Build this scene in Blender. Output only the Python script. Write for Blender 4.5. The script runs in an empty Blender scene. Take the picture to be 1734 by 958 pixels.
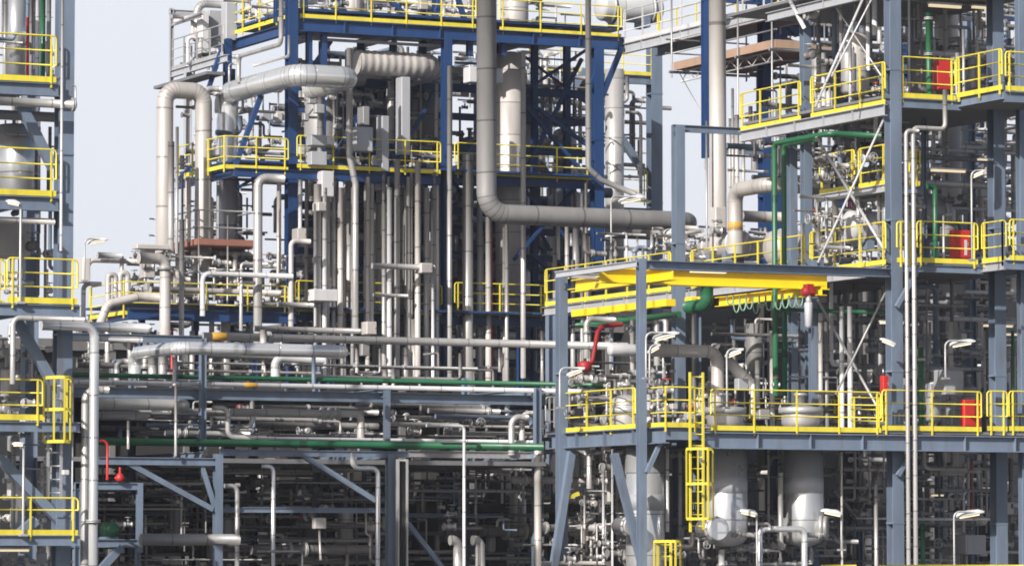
import bpy, bmesh, math, random
from mathutils import Vector, Matrix
R = math.radians
S = bpy.context.scene
COL = S.collection
rng = random.Random(7)

# ---------------------------------------------------------------- camera model (pixels of the 1734 x 958 photograph)
F = 7100.0; YAW = R(25.5); TILT = R(3.74); ZC = 5.5
ca, sa, ct, st = math.cos(YAW), math.sin(YAW), math.cos(TILT), math.sin(TILT)
RT = Vector((ca, -sa, 0)); FW = Vector((sa*ct, ca*ct, st)); UP = Vector((-sa*st, -ca*st, ct))
CAM = Vector((0, 0, ZC))
def ray(px, py): return FW*F + RT*(px-867) + UP*(479-py)
def P(px, py, v):
    d = ray(px, py); return CAM + d*(v/d.y)
def dep(p): return (p-CAM).dot(FW)
def pxm(p): return F/dep(p)                      # pixels per metre at a point
def proj(p):
    q = p-CAM; d = q.dot(FW); return 867+F*q.dot(RT)/d, 479-F*q.dot(UP)/d
def X_at(px, v, z):
    k = (px-867)/F; dz = z-ZC
    return (v*sa + k*(ct*v*ca + st*dz))/(ca-k*ct*sa)
def V_at(px, X, z):
    k = (px-867)/F; dz = z-ZC
    return (X*ca - k*(ct*X*sa + st*dz))/(k*ct*ca + sa)

# ---------------------------------------------------------------- materials
def node_mat(name, col, rough=.5, metal=0., noise=.18, seam=False, scale=2.0, streak=True, spec=.5, dirt=0.0, rvar=.12, bump=.5):
    m = bpy.data.materials.new(name); m.use_nodes = True
    nt = m.node_tree; N = nt.nodes; L = nt.links; N.clear()
    out = N.new('ShaderNodeOutputMaterial'); b = N.new('ShaderNodeBsdfPrincipled')
    L.new(b.outputs[0], out.inputs[0])
    b.inputs['Roughness'].default_value = rough; b.inputs['Metallic'].default_value = metal
    b.inputs['Specular IOR Level'].default_value = spec
    geo = N.new('ShaderNodeNewGeometry'); mp = N.new('ShaderNodeMapping')
    L.new(geo.outputs['Position'], mp.inputs['Vector'])
    mp.inputs['Scale'].default_value = (1, 1, .25) if streak else (1, 1, 1)
    nz = N.new('ShaderNodeTexNoise'); nz.inputs['Scale'].default_value = scale; nz.inputs['Detail'].default_value = 6
    nz.inputs['Roughness'].default_value = .65
    L.new(mp.outputs[0], nz.inputs['Vector'])
    oi = N.new('ShaderNodeObjectInfo')
    # value = 1 + noise*(n-.5)*2 + rvar*(rand-.5)*2
    def math_(op, a, bb):
        n = N.new('ShaderNodeMath'); n.operation = op
        for i, x in enumerate((a, bb)):
            if x is None: continue
            if isinstance(x, (int, float)): n.inputs[i].default_value = x
            else: L.new(x, n.inputs[i])
        return n.outputs[0]
    v = math_('MULTIPLY_ADD', nz.outputs['Fac'], noise*3.2)
    v.node.inputs[2].default_value = 1-noise*1.6
    rv = math_('MULTIPLY_ADD', oi.outputs['Random'], rvar*2); rv.node.inputs[2].default_value = 1-rvar
    v = math_('MULTIPLY', v, rv)
    if seam:
        uv = N.new('ShaderNodeUVMap'); sp = N.new('ShaderNodeSeparateXYZ'); L.new(uv.outputs[0], sp.inputs[0])
        fr = math_('FRACT', sp.outputs[0], None); fl = math_('FLOOR', sp.outputs[0], None)
        wn = N.new('ShaderNodeTexWhiteNoise'); wn.noise_dimensions = '2D'
        cb = N.new('ShaderNodeCombineXYZ'); L.new(fl, cb.inputs[0]); L.new(oi.outputs['Random'], cb.inputs[1]); L.new(cb.outputs[0], wn.inputs['Vector'])
        sv = math_('MULTIPLY_ADD', wn.outputs['Value'], .16); sv.node.inputs[2].default_value = .92
        v = math_('MULTIPLY', v, sv)
        ln = math_('LESS_THAN', fr, sp.outputs[1])
        dk = math_('MULTIPLY_ADD', ln, -.5); dk.node.inputs[2].default_value = 1
        v = math_('MULTIPLY', v, dk)
        bp = N.new('ShaderNodeBump'); bp.inputs['Strength'].default_value = .5; bp.inputs['Distance'].default_value = .01
        h = math_('MULTIPLY_ADD', nz.outputs['Fac'], bump*.3); sb_ = math_('MULTIPLY', ln, -1); L.new(sb_, h.node.inputs[2])
        L.new(h, bp.inputs['Height']); L.new(bp.outputs[0], b.inputs['Normal'])
    mixc = N.new('ShaderNodeVectorMath'); mixc.operation = 'SCALE'
    mixc.inputs[0].default_value = col[:3]; L.new(v, mixc.inputs['Scale'])
    colout = mixc.outputs[0]
    if dirt > 0:
        n2 = N.new('ShaderNodeTexNoise'); n2.inputs['Scale'].default_value = scale*1.7; n2.inputs['Detail'].default_value = 8
        m2 = N.new('ShaderNodeMapping'); m2.inputs['Scale'].default_value = (1, 1, .15); m2.inputs['Location'].default_value = (13, 7, 3)
        L.new(geo.outputs['Position'], m2.inputs[0]); L.new(m2.outputs[0], n2.inputs['Vector'])
        rp = N.new('ShaderNodeValToRGB'); rp.color_ramp.elements[0].position = .55; rp.color_ramp.elements[1].position = .75
        L.new(n2.outputs['Fac'], rp.inputs[0])
        f = math_('MULTIPLY', rp.outputs[0], dirt)
        mx = N.new('ShaderNodeMix'); mx.data_type = 'RGBA'
        L.new(f, mx.inputs['Factor']); L.new(colout, mx.inputs[6]); mx.inputs[7].default_value = (.10, .065, .045, 1)
        colout = mx.outputs[2]
    L.new(colout, b.inputs['Base Color'])
    rr = math_('MULTIPLY_ADD', nz.outputs['Fac'], .25); rr.node.inputs[2].default_value = rough-.12
    L.new(rr, b.inputs['Roughness'])
    return m

M = dict(
    alu=node_mat('aluminium_cladding', (.42, .41, .405), .42, .4, .12, True, dirt=.15),
    beige=node_mat('dull_cladding', (.45, .425, .41), .5, .2, .13, True, dirt=.18),
    grey=node_mat('grey_cladding', (.29, .285, .29), .5, .3, .15, True, dirt=.2),
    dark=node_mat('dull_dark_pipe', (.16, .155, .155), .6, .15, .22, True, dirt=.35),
    silver=node_mat('bright_cladding', (.76, .765, .78), .22, .6, .07, True, bump=.05),
    satin=node_mat('satin_cladding', (.58, .59, .61), .30, .62, .12, True, bump=.05, dirt=.08),
    white=node_mat('white_paint', (.50, .50, .52), .4, 0, .08, True, dirt=.12),
    galv=node_mat('galvanised_steel', (.40, .40, .41), .5, .4, .15, dirt=.15),
    steel=node_mat('grey_blue_steel', (.138, .178, .245), .5, 0, .28, dirt=.4, rvar=.08),
    blue=node_mat('blue_steel', (.013, .046, .145), .45, 0, .25, dirt=.15, rvar=.08),
    pale=node_mat('pale_grey_steel', (.36, .37, .40), .5, .1, .12, dirt=.12),
    yellow=node_mat('yellow_paint', (.65, .55, .05), .5, 0, .2, dirt=.3, rvar=.06),
    crane=node_mat('crane_yellow_paint', (.78, .57, .015), .4, 0, .08, dirt=.03, rvar=.03),
    green=node_mat('green_paint', (.016, .105, .048), .4, 0, .14, True, dirt=.1),
    red=node_mat('red_paint', (.46, .022, .02), .45, 0, .14, rvar=.1),
    shaded_red=node_mat('shaded_red_paint', (.26, .012, .016), .55, 0, .2),  # red darkened: the shade under the canopy is put into the colour
    orange=node_mat('orange_band', (.48, .27, .04), .5, 0, .1),
    rust=node_mat('brown_primer', (.26, .115, .085), .7, 0, .2, dirt=.3),
    wood=node_mat('scaffold_planks', (.30, .20, .145), .8, 0, .2, dirt=.2),
    grate=node_mat('grating_deck', (.20, .20, .21), .6, .3, .2),
    black=node_mat('black_rubber', (.02, .02, .022), .6, 0, .1),
    lens=node_mat('cream_lamp_lens', (.80, .70, .48), .3, 0, .05),
    tube_lit=node_mat('lit_tube_diffuser', (.80, .70, .48), .3, 0, .05),
    lamp=node_mat('lamp_housing', (.62, .63, .64), .4, .2, .06),
    gravel=node_mat('dark_gravel', (.10, .095, .09), .9, 0, .25, streak=False),
    concrete=node_mat('concrete', (.24, .23, .22), .85, 0, .2, dirt=.3, streak=True),
    shade_dark=node_mat('shade_dark_concrete', (.035, .034, .034), .9, 0, .25, dirt=.3),  # concrete darkened so the shade of the bays is in its colour
    hall=node_mat('shade_dark_cladding', (.022, .023, .026), .7, 0, .2, dirt=.3),  # cladding darkened to hold the deep shade behind the racks in its colour
    cable=node_mat('pale_green_cable', (.22, .36, .27), .5, 0, .1),
)

for n_ in M['tube_lit'].node_tree.nodes:
    if n_.type == 'BSDF_PRINCIPLED': n_.inputs['Emission Color'].default_value = (1, .80, .50, 1); n_.inputs['Emission Strength'].default_value = .55

# ---------------------------------------------------------------- object helpers
USED = []
def link(o): COL.objects.link(o); return o
def setp(o, label=None, cat=None, group=None, kind=None):
    if label: o['label'] = label
    if cat: o['category'] = cat
    if group: o['group'] = group
    if kind: o['kind'] = kind
    return o
def obj(name, bm, mat, parent=None, label=None, cat=None, group=None, kind=None):
    me = bpy.data.meshes.new(name)
    if parent is None:
        bm.verts.ensure_lookup_table()
        xs = [v.co for v in bm.verts]
        lo = Vector([min(c[i] for c in xs) for i in range(3)]); hi = Vector([max(c[i] for c in xs) for i in range(3)])
        org = Vector(((lo.x+hi.x)/2, (lo.y+hi.y)/2, lo.z))
    else:
        org = Vector(parent['_o'])
    bmesh.ops.translate(bm, verts=bm.verts, vec=-org)
    bm.to_mesh(me); bm.free()
    me.materials.append(M[mat] if isinstance(mat, str) else mat)
    o = bpy.data.objects.new(name, me); link(o)
    if parent is None:
        o.location = org; o['_o'] = tuple(org)
    else:
        if parent.type == 'EMPTY': o.parent = parent
        else: o.parent = parent
        o['_o'] = tuple(org)
    return setp(o, label, cat, group, kind)
def thing(name, loc, label, cat, group=None):
    o = bpy.data.objects.new(name, None); link(o); o.location = loc; o['_o'] = tuple(loc); o.empty_display_size = .2
    return setp(o, label, cat, group)

def quad_box(bm, axis_x, axis_y, axis_z, c):
    """box with half-extent vectors"""
    vs = [bm.verts.new(c + axis_x*sx + axis_y*sy + axis_z*sz) for sx in (-1, 1) for sy in (-1, 1) for sz in (-1, 1)]
    for f in ((0,1,3,2), (4,6,7,5), (0,4,5,1), (2,3,7,6), (0,2,6,4), (1,5,7,3)): bm.faces.new([vs[i] for i in f])
def box(bm, x0, x1, y0, y1, z0, z1):
    quad_box(bm, Vector(((x1-x0)/2,0,0)), Vector((0,(y1-y0)/2,0)), Vector((0,0,(z1-z0)/2)), Vector(((x0+x1)/2,(y0+y1)/2,(z0+z1)/2)))
def bar(bm, a, b, w, h, up=Vector((0,0,1))):
    d = (b-a); L = d.length; d = d/L
    s = d.cross(up)
    if s.length < 1e-4: s = d.cross(Vector((0,1,0)))
    s.normalize(); u = s.cross(d)
    quad_box(bm, d*(L/2), s*(w/2), u*(h/2), (a+b)/2)
def section(bm, a, b, prof, up):
    """extrude closed 2D profile (side, up) from a to b"""
    d = (b-a).normalized(); s = d.cross(up)
    if s.length < 1e-4: s = d.cross(Vector((1,0,0)))
    s.normalize(); u = s.cross(d)
    A = [bm.verts.new(a + s*x + u*y) for x, y in prof]; B = [bm.verts.new(b + s*x + u*y) for x, y in prof]
    n = len(prof)
    for i in range(n): bm.faces.new((A[i], A[(i+1)%n], B[(i+1)%n], B[i]))
    bm.faces.new(A[::-1]); bm.faces.new(B)
def iprof(h, b, t=None):
    tf = t or max(.02, h*.07); tw = tf*.8
    return [(-b/2,-h/2),(b/2,-h/2),(b/2,-h/2+tf),(tw/2,-h/2+tf),(tw/2,h/2-tf),(b/2,h/2-tf),(b/2,h/2),(-b/2,h/2),(-b/2,h/2-tf),(-tw/2,h/2-tf),(-tw/2,-h/2+tf),(-b/2,-h/2+tf)]
def ibeam(bm, a, b, h, w, up=Vector((0,0,1)), stiff=0):
    section(bm, a, b, iprof(h, w), up)
    if stiff:
        d = b-a; L = d.length; n = max(1, int(L/stiff)); dn = d/L; s = dn.cross(up).normalized(); u = s.cross(dn)
        tf = max(.02, h*.07)
        for i in range(1, n):
            c = a + d*(i/n)
            quad_box(bm, dn*.008, s*(w/2-.004), u*(h/2-tf-.001), c)

def ring_frames(pts):
    n = len(pts); T = []
    for i in range(n):
        if i == 0: t = pts[1]-pts[0]
        elif i == n-1: t = pts[-1]-pts[-2]
        else: t = (pts[i+1]-pts[i]).normalized() + (pts[i]-pts[i-1]).normalized()
        T.append(t.normalized())
    ref = Vector((0,0,1)) if abs(T[0].z) < .9 else Vector((1,0,0))
    s = T[0].cross(ref).normalized(); out = []
    for i in range(n):
        if i > 0:
            s = s - T[i]*s.dot(T[i])
            s.normalize()
        out.append((T[i], s, T[i].cross(s)))
    return out
def fillet(pts, Rb):
    """-> list of (point, is_elbow_step)"""
    out = [(pts[0], False)]
    for i in range(1, len(pts)-1):
        a, b, c = pts[i-1], pts[i], pts[i+1]
        u = (a-b); w = (c-b); lu, lw = u.length, w.length
        if lu < 1e-5 or lw < 1e-5: continue
        u /= lu; w /= lw
        ang = u.angle(w)
        if ang > R(176): continue
        r = Rb
        tl = r/math.tan(ang/2)
        m = min(lu, lw)*(.49 if 1 < i < len(pts)-2 else .8)
        if tl > m: tl = m; r = tl*math.tan(ang/2)
        if r < 1e-3: out.append((b, False)); continue
        cen = b + (u+w).normalized()*(r/math.sin(ang/2))
        p0 = b+u*tl; p1 = b+w*tl
        n = max(2, int(round((math.pi-ang)/R(15))))
        e0 = (p0-cen); ax = e0.cross(p1-cen).normalized()
        for k in range(n+1):
            q = cen + Matrix.Rotation((math.pi-ang)*k/n, 3, ax) @ e0
            out.append((q, k < n))
    out.append((pts[-1], False))
    # drop coincident
    res = [out[0]]
    for p, e in out[1:]:
        if (p-res[-1][0]).length > 1e-4: res.append((p, e))
        else: res[-1] = (res[-1][0], e)
    return res
def tube(bm, pts, r, n=12, bend=1.6, spacing=.95, ribs=False, caps=True):
    fp = fillet([Vector(p) for p in pts], bend*2*r)
    P_ = [p for p, _ in fp]; E = [e for _, e in fp]
    if len(P_) < 2: return
    uvl = bm.loops.layers.uv.verify()
    fr = ring_frames(P_); rings = []
    u = [rng.random()]
    for i in range(1, len(P_)):
        L = (P_[i]-P_[i-1]).length
        u.append(u[-1] + ((1.0 if r > .11 else .0) if E[i-1] else L/spacing))
    rad = [r]*len(P_)
    for (T, s, t), p, rr in zip(fr, P_, rad):
        rings.append([bm.verts.new(p + (s*math.cos(2*math.pi*k/n) + t*math.sin(2*math.pi*k/n))*rr) for k in range(n)])
    for i in range(len(rings)-1):
        wv = (.14 if E[i] else .035)
        for k in range(n):
            f = bm.faces.new((rings[i][k], rings[i][(k+1)%n], rings[i+1][(k+1)%n], rings[i+1][k])); f.smooth = True
            for lp, uu in zip(f.loops, (u[i], u[i], u[i+1], u[i+1])): lp[uvl].uv = (uu, wv)
    if caps:
        f = bm.faces.new(rings[0]);
        for lp in f.loops: lp[uvl].uv = (.5, .01)
        f = bm.faces.new(rings[-1][::-1])
        for lp in f.loops: lp[uvl].uv = (.5, .01)
def lathe(bm, base, prof, n=28, ax=Vector((0,0,1)), ref=None):
    ax = ax.normalized(); ref = ref or (Vector((1,0,0)) if abs(ax.x) < .9 else Vector((0,1,0)))
    s = (ref-ax*ref.dot(ax)).normalized(); t = ax.cross(s)
    uvl = bm.loops.layers.uv.verify()
    rings = []
    for r, z in prof:
        rings.append([bm.verts.new(base + ax*z + (s*math.cos(2*math.pi*k/n)+t*math.sin(2*math.pi*k/n))*max(r, .002)) for k in range(n)])
    for i in range(len(rings)-1):
        (r0, z0), (r1, z1) = prof[i], prof[i+1]
        sm = abs(z1-z0) > 1e-3
        for k in range(n):
            f = bm.faces.new((rings[i][k], rings[i][(k+1)%n], rings[i+1][(k+1)%n], rings[i+1][k])); f.smooth = sm
            for lp, zz in zip(f.loops, (z0, z0, z1, z1)): lp[uvl].uv = (zz/1.1+.37, .03)
    bm.faces.new(rings[0][::-1]); bm.faces.new(rings[-1])
def NB(): return bmesh.new()

# ---------------------------------------------------------------- path language
def parse(s, v):
    """'px,py xPX zPY dPX vV fPX,PY gPX,PY,V uMETRES nMETRES' -> world points. x: along the front, z: up or down, d/v: in depth"""
    tk = s.split(); a = tk[0].split(','); pts = [P(float(a[0]), float(a[1]), float(a[2]) if len(a) > 2 else v)]
    if len(a) > 2: v = float(a[2])
    for t in tk[1:]:
        c, r = t[0], t[1:]; p = pts[-1]
        if c == 'x': q = Vector((X_at(float(r), p.y, p.z), p.y, p.z))
        elif c == 'z':
            lo, hi = -40., 80.
            # vertical: solve z so that the point projects to row r
            for _ in range(40):
                m = (lo+hi)/2
                if proj(Vector((p.x, p.y, m)))[1] > float(r): lo = m
                else: hi = m
            q = Vector((p.x, p.y, lo))
        elif c == 'd': q = Vector((p.x, V_at(float(r), p.x, p.z), p.z))
        elif c == 'v': q = Vector((p.x, float(r), p.z))
        elif c == 'n': q = Vector((p.x, p.y+float(r), p.z))
        elif c == 'f':
            b = r.split(','); q = P(float(b[0]), float(b[1]), p.y)
        elif c == 'g':
            b = r.split(','); q = P(float(b[0]), float(b[1]), float(b[2]))
        pts.append(q)
    return pts

def flange(bm, c, d, r):
    lathe(bm, c-d*.035, [(r*1.02, 0), (r*1.6, 0), (r*1.6, .03), (r*1.02, .03), (r*1.02, .04), (r*1.6, .04), (r*1.6, .07), (r*1.02, .07)], 12, d)
def pipe(label, path, w, mat='alu', v=100, name=None, group=None, cat='pipe', bend=1.4, flanges=(), bands=(), n=None, spacing=.95, pts=None):
    pts = pts or parse(path, v)
    r = w/2/pxm(pts[0])
    bm = NB(); tube(bm, pts, r, n or (18 if w > 14 else 10 if w > 5 else 8), bend, spacing)
    name = name or ('insulated_pipe' if w >= 13 else 'pipe')
    o = obj(name, bm, mat, None, label, cat, group)
    for (i, t) in flanges:
        a, b = pts[i], pts[i+1]; d = (b-a).normalized(); bm = NB(); flange(bm, a+(b-a)*t, d, r); obj('flange', bm, 'galv', o)
    for (i, t, bw, bmat) in bands:
        a, b = pts[i], pts[i+1]; d = (b-a).normalized(); bm = NB()
        lathe(bm, a+(b-a)*t, [(r*1.0, 0), (r*1.012, .001), (r*1.012, bw), (r*1.0, bw+.001)], 18, d); obj('marker_band', bm, bmat, o)
    return o

# ---------------------------------------------------------------- steel frames
class Frame:
    def __init__(s, label, px, v, mat, name='steel_frame', cat='steel frame', group=None):
        s.m = mat; p = P(px, 900, v); s.t = thing(name, Vector((p.x, p.y, 0)), label, cat, group)
    def col(s, px, pyr, y1, v, w, y0=None, face='x', mat=None, dw=None):
        """column through pixel (px, pyr); top at row y1; bottom at row y0 (ground when None). face x: flanges look left and right (web to the front)"""
        p = P(px, pyr, v); z1 = parse('%f,%f z%f' % (px, pyr, y1), v)[1].z
        z0 = 0 if y0 is None else parse('%f,%f z%f' % (px, pyr, y0), v)[1].z
        W = w/pxm(p)/1.26; D = W*(dw or 1.0); bm = NB()
        up = Vector((1,0,0)) if face == 'x' else Vector((0,1,0))
        ibeam(bm, Vector((p.x, v, z0)), Vector((p.x, v, z1)), W if face == 'x' else D, D if face == 'x' else W, up)
        o = obj('column', bm, mat or s.m, s.t)
        if w >= 20:
            z = z0 + 2.3; hw, hd = (W, D) if face == 'x' else (D, W)
            if face == 'y': hw, hd = D, W
            while z < z1-.5:
                bm = NB(); box(bm, p.x-hw/2-.012, p.x+hw/2+.012, v-hd/2-.012, v+hd/2+.012, z, z+.05); obj('splice_plate', bm, mat or s.m, o); z += 4.1
        return o
    def beam(s, path, h, v, w=None, stiff=0, mat=None, name='beam', box_=False):
        a, b = parse(path, v); H = h/pxm(a)
        a = a-Vector((0,0,H/2)); b = b-Vector((0,0,H/2)); bm = NB()      # path gives the TOP edge
        if box_: bar(bm, a, b, w or H, H)
        else: ibeam(bm, a, b, H, w or H*.6, Vector((0,0,1)), stiff)
        return obj(name, bm, mat or s.m, s.t)
    def brace(s, path, w, v, mat=None, name='brace', round_=False):
        pts = parse(path, v); W = w/pxm(pts[0]); bm = NB()
        if round_: tube(bm, pts, W/2, 8)
        else: bar(bm, pts[0], pts[1], W, W, Vector((0,1,0)))
        return obj(name, bm, mat or s.m, s.t)
    def deck(s, px0, px1, py, v0, v1, th=.06, mat='grate', X0=None, X1=None, back=False):
        z = P((px0+px1)/2 if py is not None else 0, py, v0).z
        x0 = X_at(px0, v1 if back else v0, z) if X0 is None else X0; x1 = X_at(px1, v0, z) if X1 is None else X1
        bm = NB(); box(bm, x0, x1, v0, v1, z-th, z); o = obj('deck', bm, mat, s.t)
        return o, x0, x1, z

def polyline_len(pts): return sum((pts[i+1]-pts[i]).length for i in range(len(pts)-1))
def railing(label, path, v, h=1.1, mat='yellow', group=None, step=1.35, toe=True, r=.022, rails=3, name='railing', ends=True, pts=None, post_mat=None):
    pts = pts or parse(path, v); Z = Vector((0,0,1))
    t = thing(name, pts[0], label, 'railing', group)
    rr = max(r, .9/pxm(pts[0])*.5*1.0)
    hs = [h, h*.68, h*.37][:rails] if rails < 4 else [h, h*.75, h*.5, h*.25]
    top = [p+Z*h for p in pts]
    if ends:
        e0 = (pts[1]-pts[0]).normalized()*.0
        top = [pts[0]+Z*hs[-1]] + top + [pts[-1]+Z*hs[-1]]
    bm = NB(); tube(bm, top, rr, 6, 2.2); obj('top_rail', bm, mat, t)
    for hh in hs[1:]:
        bm = NB(); tube(bm, [p+Z*hh for p in pts], rr*.85, 6, 1.5); obj('rail', bm, mat, t)
    off = 0
    for i in range(len(pts)-1):
        a, b = pts[i], pts[i+1]; L = (b-a).length
        n = max(1, int(round(L/step))); d = (b-a)/L
        for k in range(n+1):
            if k == n and i < len(pts)-2: continue
            q = a + d*min(max(L*k/n, .12 if ends and i == 0 else 0), L-(.12 if ends and i == len(pts)-2 else 0))
            bm = NB(); bar(bm, q-Z*.12, q+Z*(h-.005), rr*2.3, rr*1.5, d); obj('post', bm, post_mat or mat, t)
    if toe:
        bm = NB()
        for i in range(len(pts)-1): bar(bm, pts[i]+Z*.065, pts[i+1]+Z*.065, .012, .13)
        if len(pts) == 2: obj('toe_board', bm, mat, t)
        else:
            bm.free()
            for i in range(len(pts)-1):
                bm = NB(); bar(bm, pts[i]+Z*.065, pts[i+1]+Z*.065, .012, .13); obj('toe_board', bm, mat, t)
    return t

def cabinet(name, label, px0, px1, py0, py1, v, mat, depth=.35, cat='box', group=None, bevel=.02, door=True):
    a = P(px0, py1, v); x1 = X_at(px1, v, a.z); z1 = parse('%f,%f z%f' % (px0, py1, py0), v)[1].z
    bm = NB(); box(bm, a.x, x1, v, v+depth, a.z, z1)
    bmesh.ops.bevel(bm, geom=bm.edges[:], offset=bevel, segments=1, affect='EDGES')
    o = obj(name, bm, mat, None, label, cat, group)
    if door:
        bm = NB(); w = x1-a.x; box(bm, a.x+w*.07, x1-w*.07, v-.012, v-.002, a.z+w*.07, z1-w*.07); dr = obj('door', bm, mat, o)
        bm = NB(); box(bm, x1-w*.2, x1-w*.16, v-.03, v-.0122, a.z+(z1-a.z)*.45, a.z+(z1-a.z)*.58); obj('handle', bm, 'galv', dr)
    return o

def vessel(name, label, px, py0, py1, w, v, mat='alu', group=None, top='dome', bot='dome', bands=(), nozzle=True, cat='vessel'):
    """upright vessel: rows py0 (top) to py1 (bottom), width w pixels"""
    b = P(px, py1, v); tp = parse('%f,%f z%f' % (px, py1, py0), v)[1]; H = tp.z-b.z; r = w/2/pxm(b)
    dome = lambda z0, sgn: [(r*math.cos(a), z0+sgn*r*.5*math.sin(a)) for a in [R(x) for x in (0, 15, 30, 45, 60, 75, 88)]]
    prof = []
    if bot == 'dome': prof += [(x, z) for x, z in dome(r*.5, -1)][::-1]
    elif bot == 'cone': prof += [(r*.25, 0), (r, r*1.6)]
    else: prof += [(r, 0)]
    zt = H-r*.5 if top == 'dome' else H
    if top == 'dome': prof += dome(zt, 1)
    else: prof += [(r, H)]
    bm = NB(); lathe(bm, b, prof, 32); root = obj(name, bm, mat, None, label, cat, group)
    for (t, hh, m2) in bands:
        bm = NB(); lathe(bm, b+Vector((0,0,H*t)), [(r*.99, 0), (r*1.012, .002), (r*1.012, hh), (r*.99, hh+.002)], 32); obj('cladding_band', bm, m2, root)
    if nozzle and top == 'dome':
        bm = NB(); c = b+Vector((0,0,H-.02)); lathe(bm, c, [(r*.22, 0), (r*.22, .25), (r*.36, .25), (r*.36, .32), (r*.05, .33)], 14); obj('nozzle', bm, 'galv', root)
    return root
def drum(name, label, path, w, v, mat='beige', group=None, cat='vessel', saddles=True, flanges=True):
    """lying vessel along a straight path"""
    a, b = parse(path, v); d = b-a; L = d.length; r = w/2/pxm(a); ax = d/L
    dm = lambda z0, sgn: [(r*math.cos(x), z0+sgn*r*.45*math.sin(x)) for x in [R(q) for q in (0, 18, 36, 54, 72, 88)]]
    bm = NB(); lathe(bm, a, dm(0, -1)[::-1]+dm(L, 1), 28, ax); root = obj(name, bm, mat, None, label, cat, group)
    if flanges:
        for t in (.12, .86):
            bm = NB(); lathe(bm, a+d*t, [(r, 0), (r*1.12, .01), (r*1.12, .08), (r, .09)], 28, ax); obj('flange', bm, 'galv', root)
    if saddles:
        for t in (.25, .75):
            c = a+d*t; bm = NB(); box(bm, c.x-(.12 if abs(ax.x) > .5 else r*.8), c.x+(.12 if abs(ax.x) > .5 else r*.8), c.y-(.12 if abs(ax.y) > .5 else r*.8), c.y+(.12 if abs(ax.y) > .5 else r*.8), c.z-r*1.35, c.z-r*.55); obj('saddle', bm, 'steel', root)
    return root

def lamp(label, px, py, L, v, pole_px=None, pole_py=None, tilt=15, flip=False, group='floodlights on poles', yaw=None):
    """long street-lamp head centred at px,py; pole at pole_px down to row pole_py"""
    c = P(px, py, v); s = pxm(c); l = L/s
    yaw = YAW if yaw is None else yaw
    ax = RT*math.cos(R(tilt)) + Vector((0,0,1))*math.sin(R(tilt)); sd = -Vector((FW.x, FW.y, 0)).normalized()
    sd = (sd - ax*sd.dot(ax)).normalized(); up = ax.cross(sd)
    if up.z < 0: up = -up
    sg = -1 if flip else 1
    t = thing('lamp_post' if pole_px else 'floodlight', c, label, 'lamp', group)
    bm = NB()
    prof = [(-.5, .10, .30), (-.42, .16, .75), (-.1, .20, 1), (.3, .17, .9), (.46, .11, .6), (.5, .05, .4)]
    rings = []
    w = l*.24
    for x, hh, ww in prof:
        rg = []
        for k in range(9):
            a = math.pi*k/8
            rg.append(bm.verts.new(c + ax*(x*l*sg) + sd*(math.cos(a)*w*.5*ww) + up*(math.sin(a)*l*hh)))
        rings.append(rg)
    for i in range(len(rings)-1):
        for k in range(8):
            f = bm.faces.new((rings[i][k], rings[i][k+1], rings[i+1][k+1], rings[i+1][k])); f.smooth = True
        bm.faces.new((rings[i][8], rings[i][0], rings[i+1][0], rings[i+1][8]))
    bm.faces.new(rings[0]); bm.faces.new(rings[-1][::-1]); bmesh.ops.recalc_face_normals(bm, faces=bm.faces[:])
    obj('lamp_head', bm, 'lamp', t)
    bm = NB(); quad_box(bm, ax*l*.36, sd*w*.44, up*.02, c+ax*(-.04*l*sg)-up*.022); obj('lens', bm, 'lens', t)
    if pole_px is not None:
        e = c + ax*(l*.5*sg) + up*.03
        p = P(pole_px, pole_py, v); bm = NB()
        tube(bm, [Vector((p.x, v, p.z)), Vector((p.x, v, e.z)), e], .028 if s < 75 else .03, 8, 3.0); obj('pole', bm, 'galv', t)
        bm = NB(); box(bm, p.x-.09, p.x+.09, v-.09, v+.09, p.z-.03, p.z+.02); obj('base_plate', bm, 'galv', t)
    return t
def strip_light(label, path, w, v, group='strip lights under the decks'):
    a, b = parse(path, v); W = w/pxm(a); t = thing('strip_light', (a+b)/2, label, 'lamp', group)
    d = (b-a).normalized()
    bm = NB(); bar(bm, a+Vector((0,0,W*.5)), b+Vector((0,0,W*.5)), .14, W*.45); obj('housing', bm, 'lamp', t)
    bm = NB(); bar(bm, a+d*.03-Vector((0,0,W*.05)), b-d*.03-Vector((0,0,W*.05)), .11, W*.6); obj('diffuser', bm, 'tube_lit', t)
    return t
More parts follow.
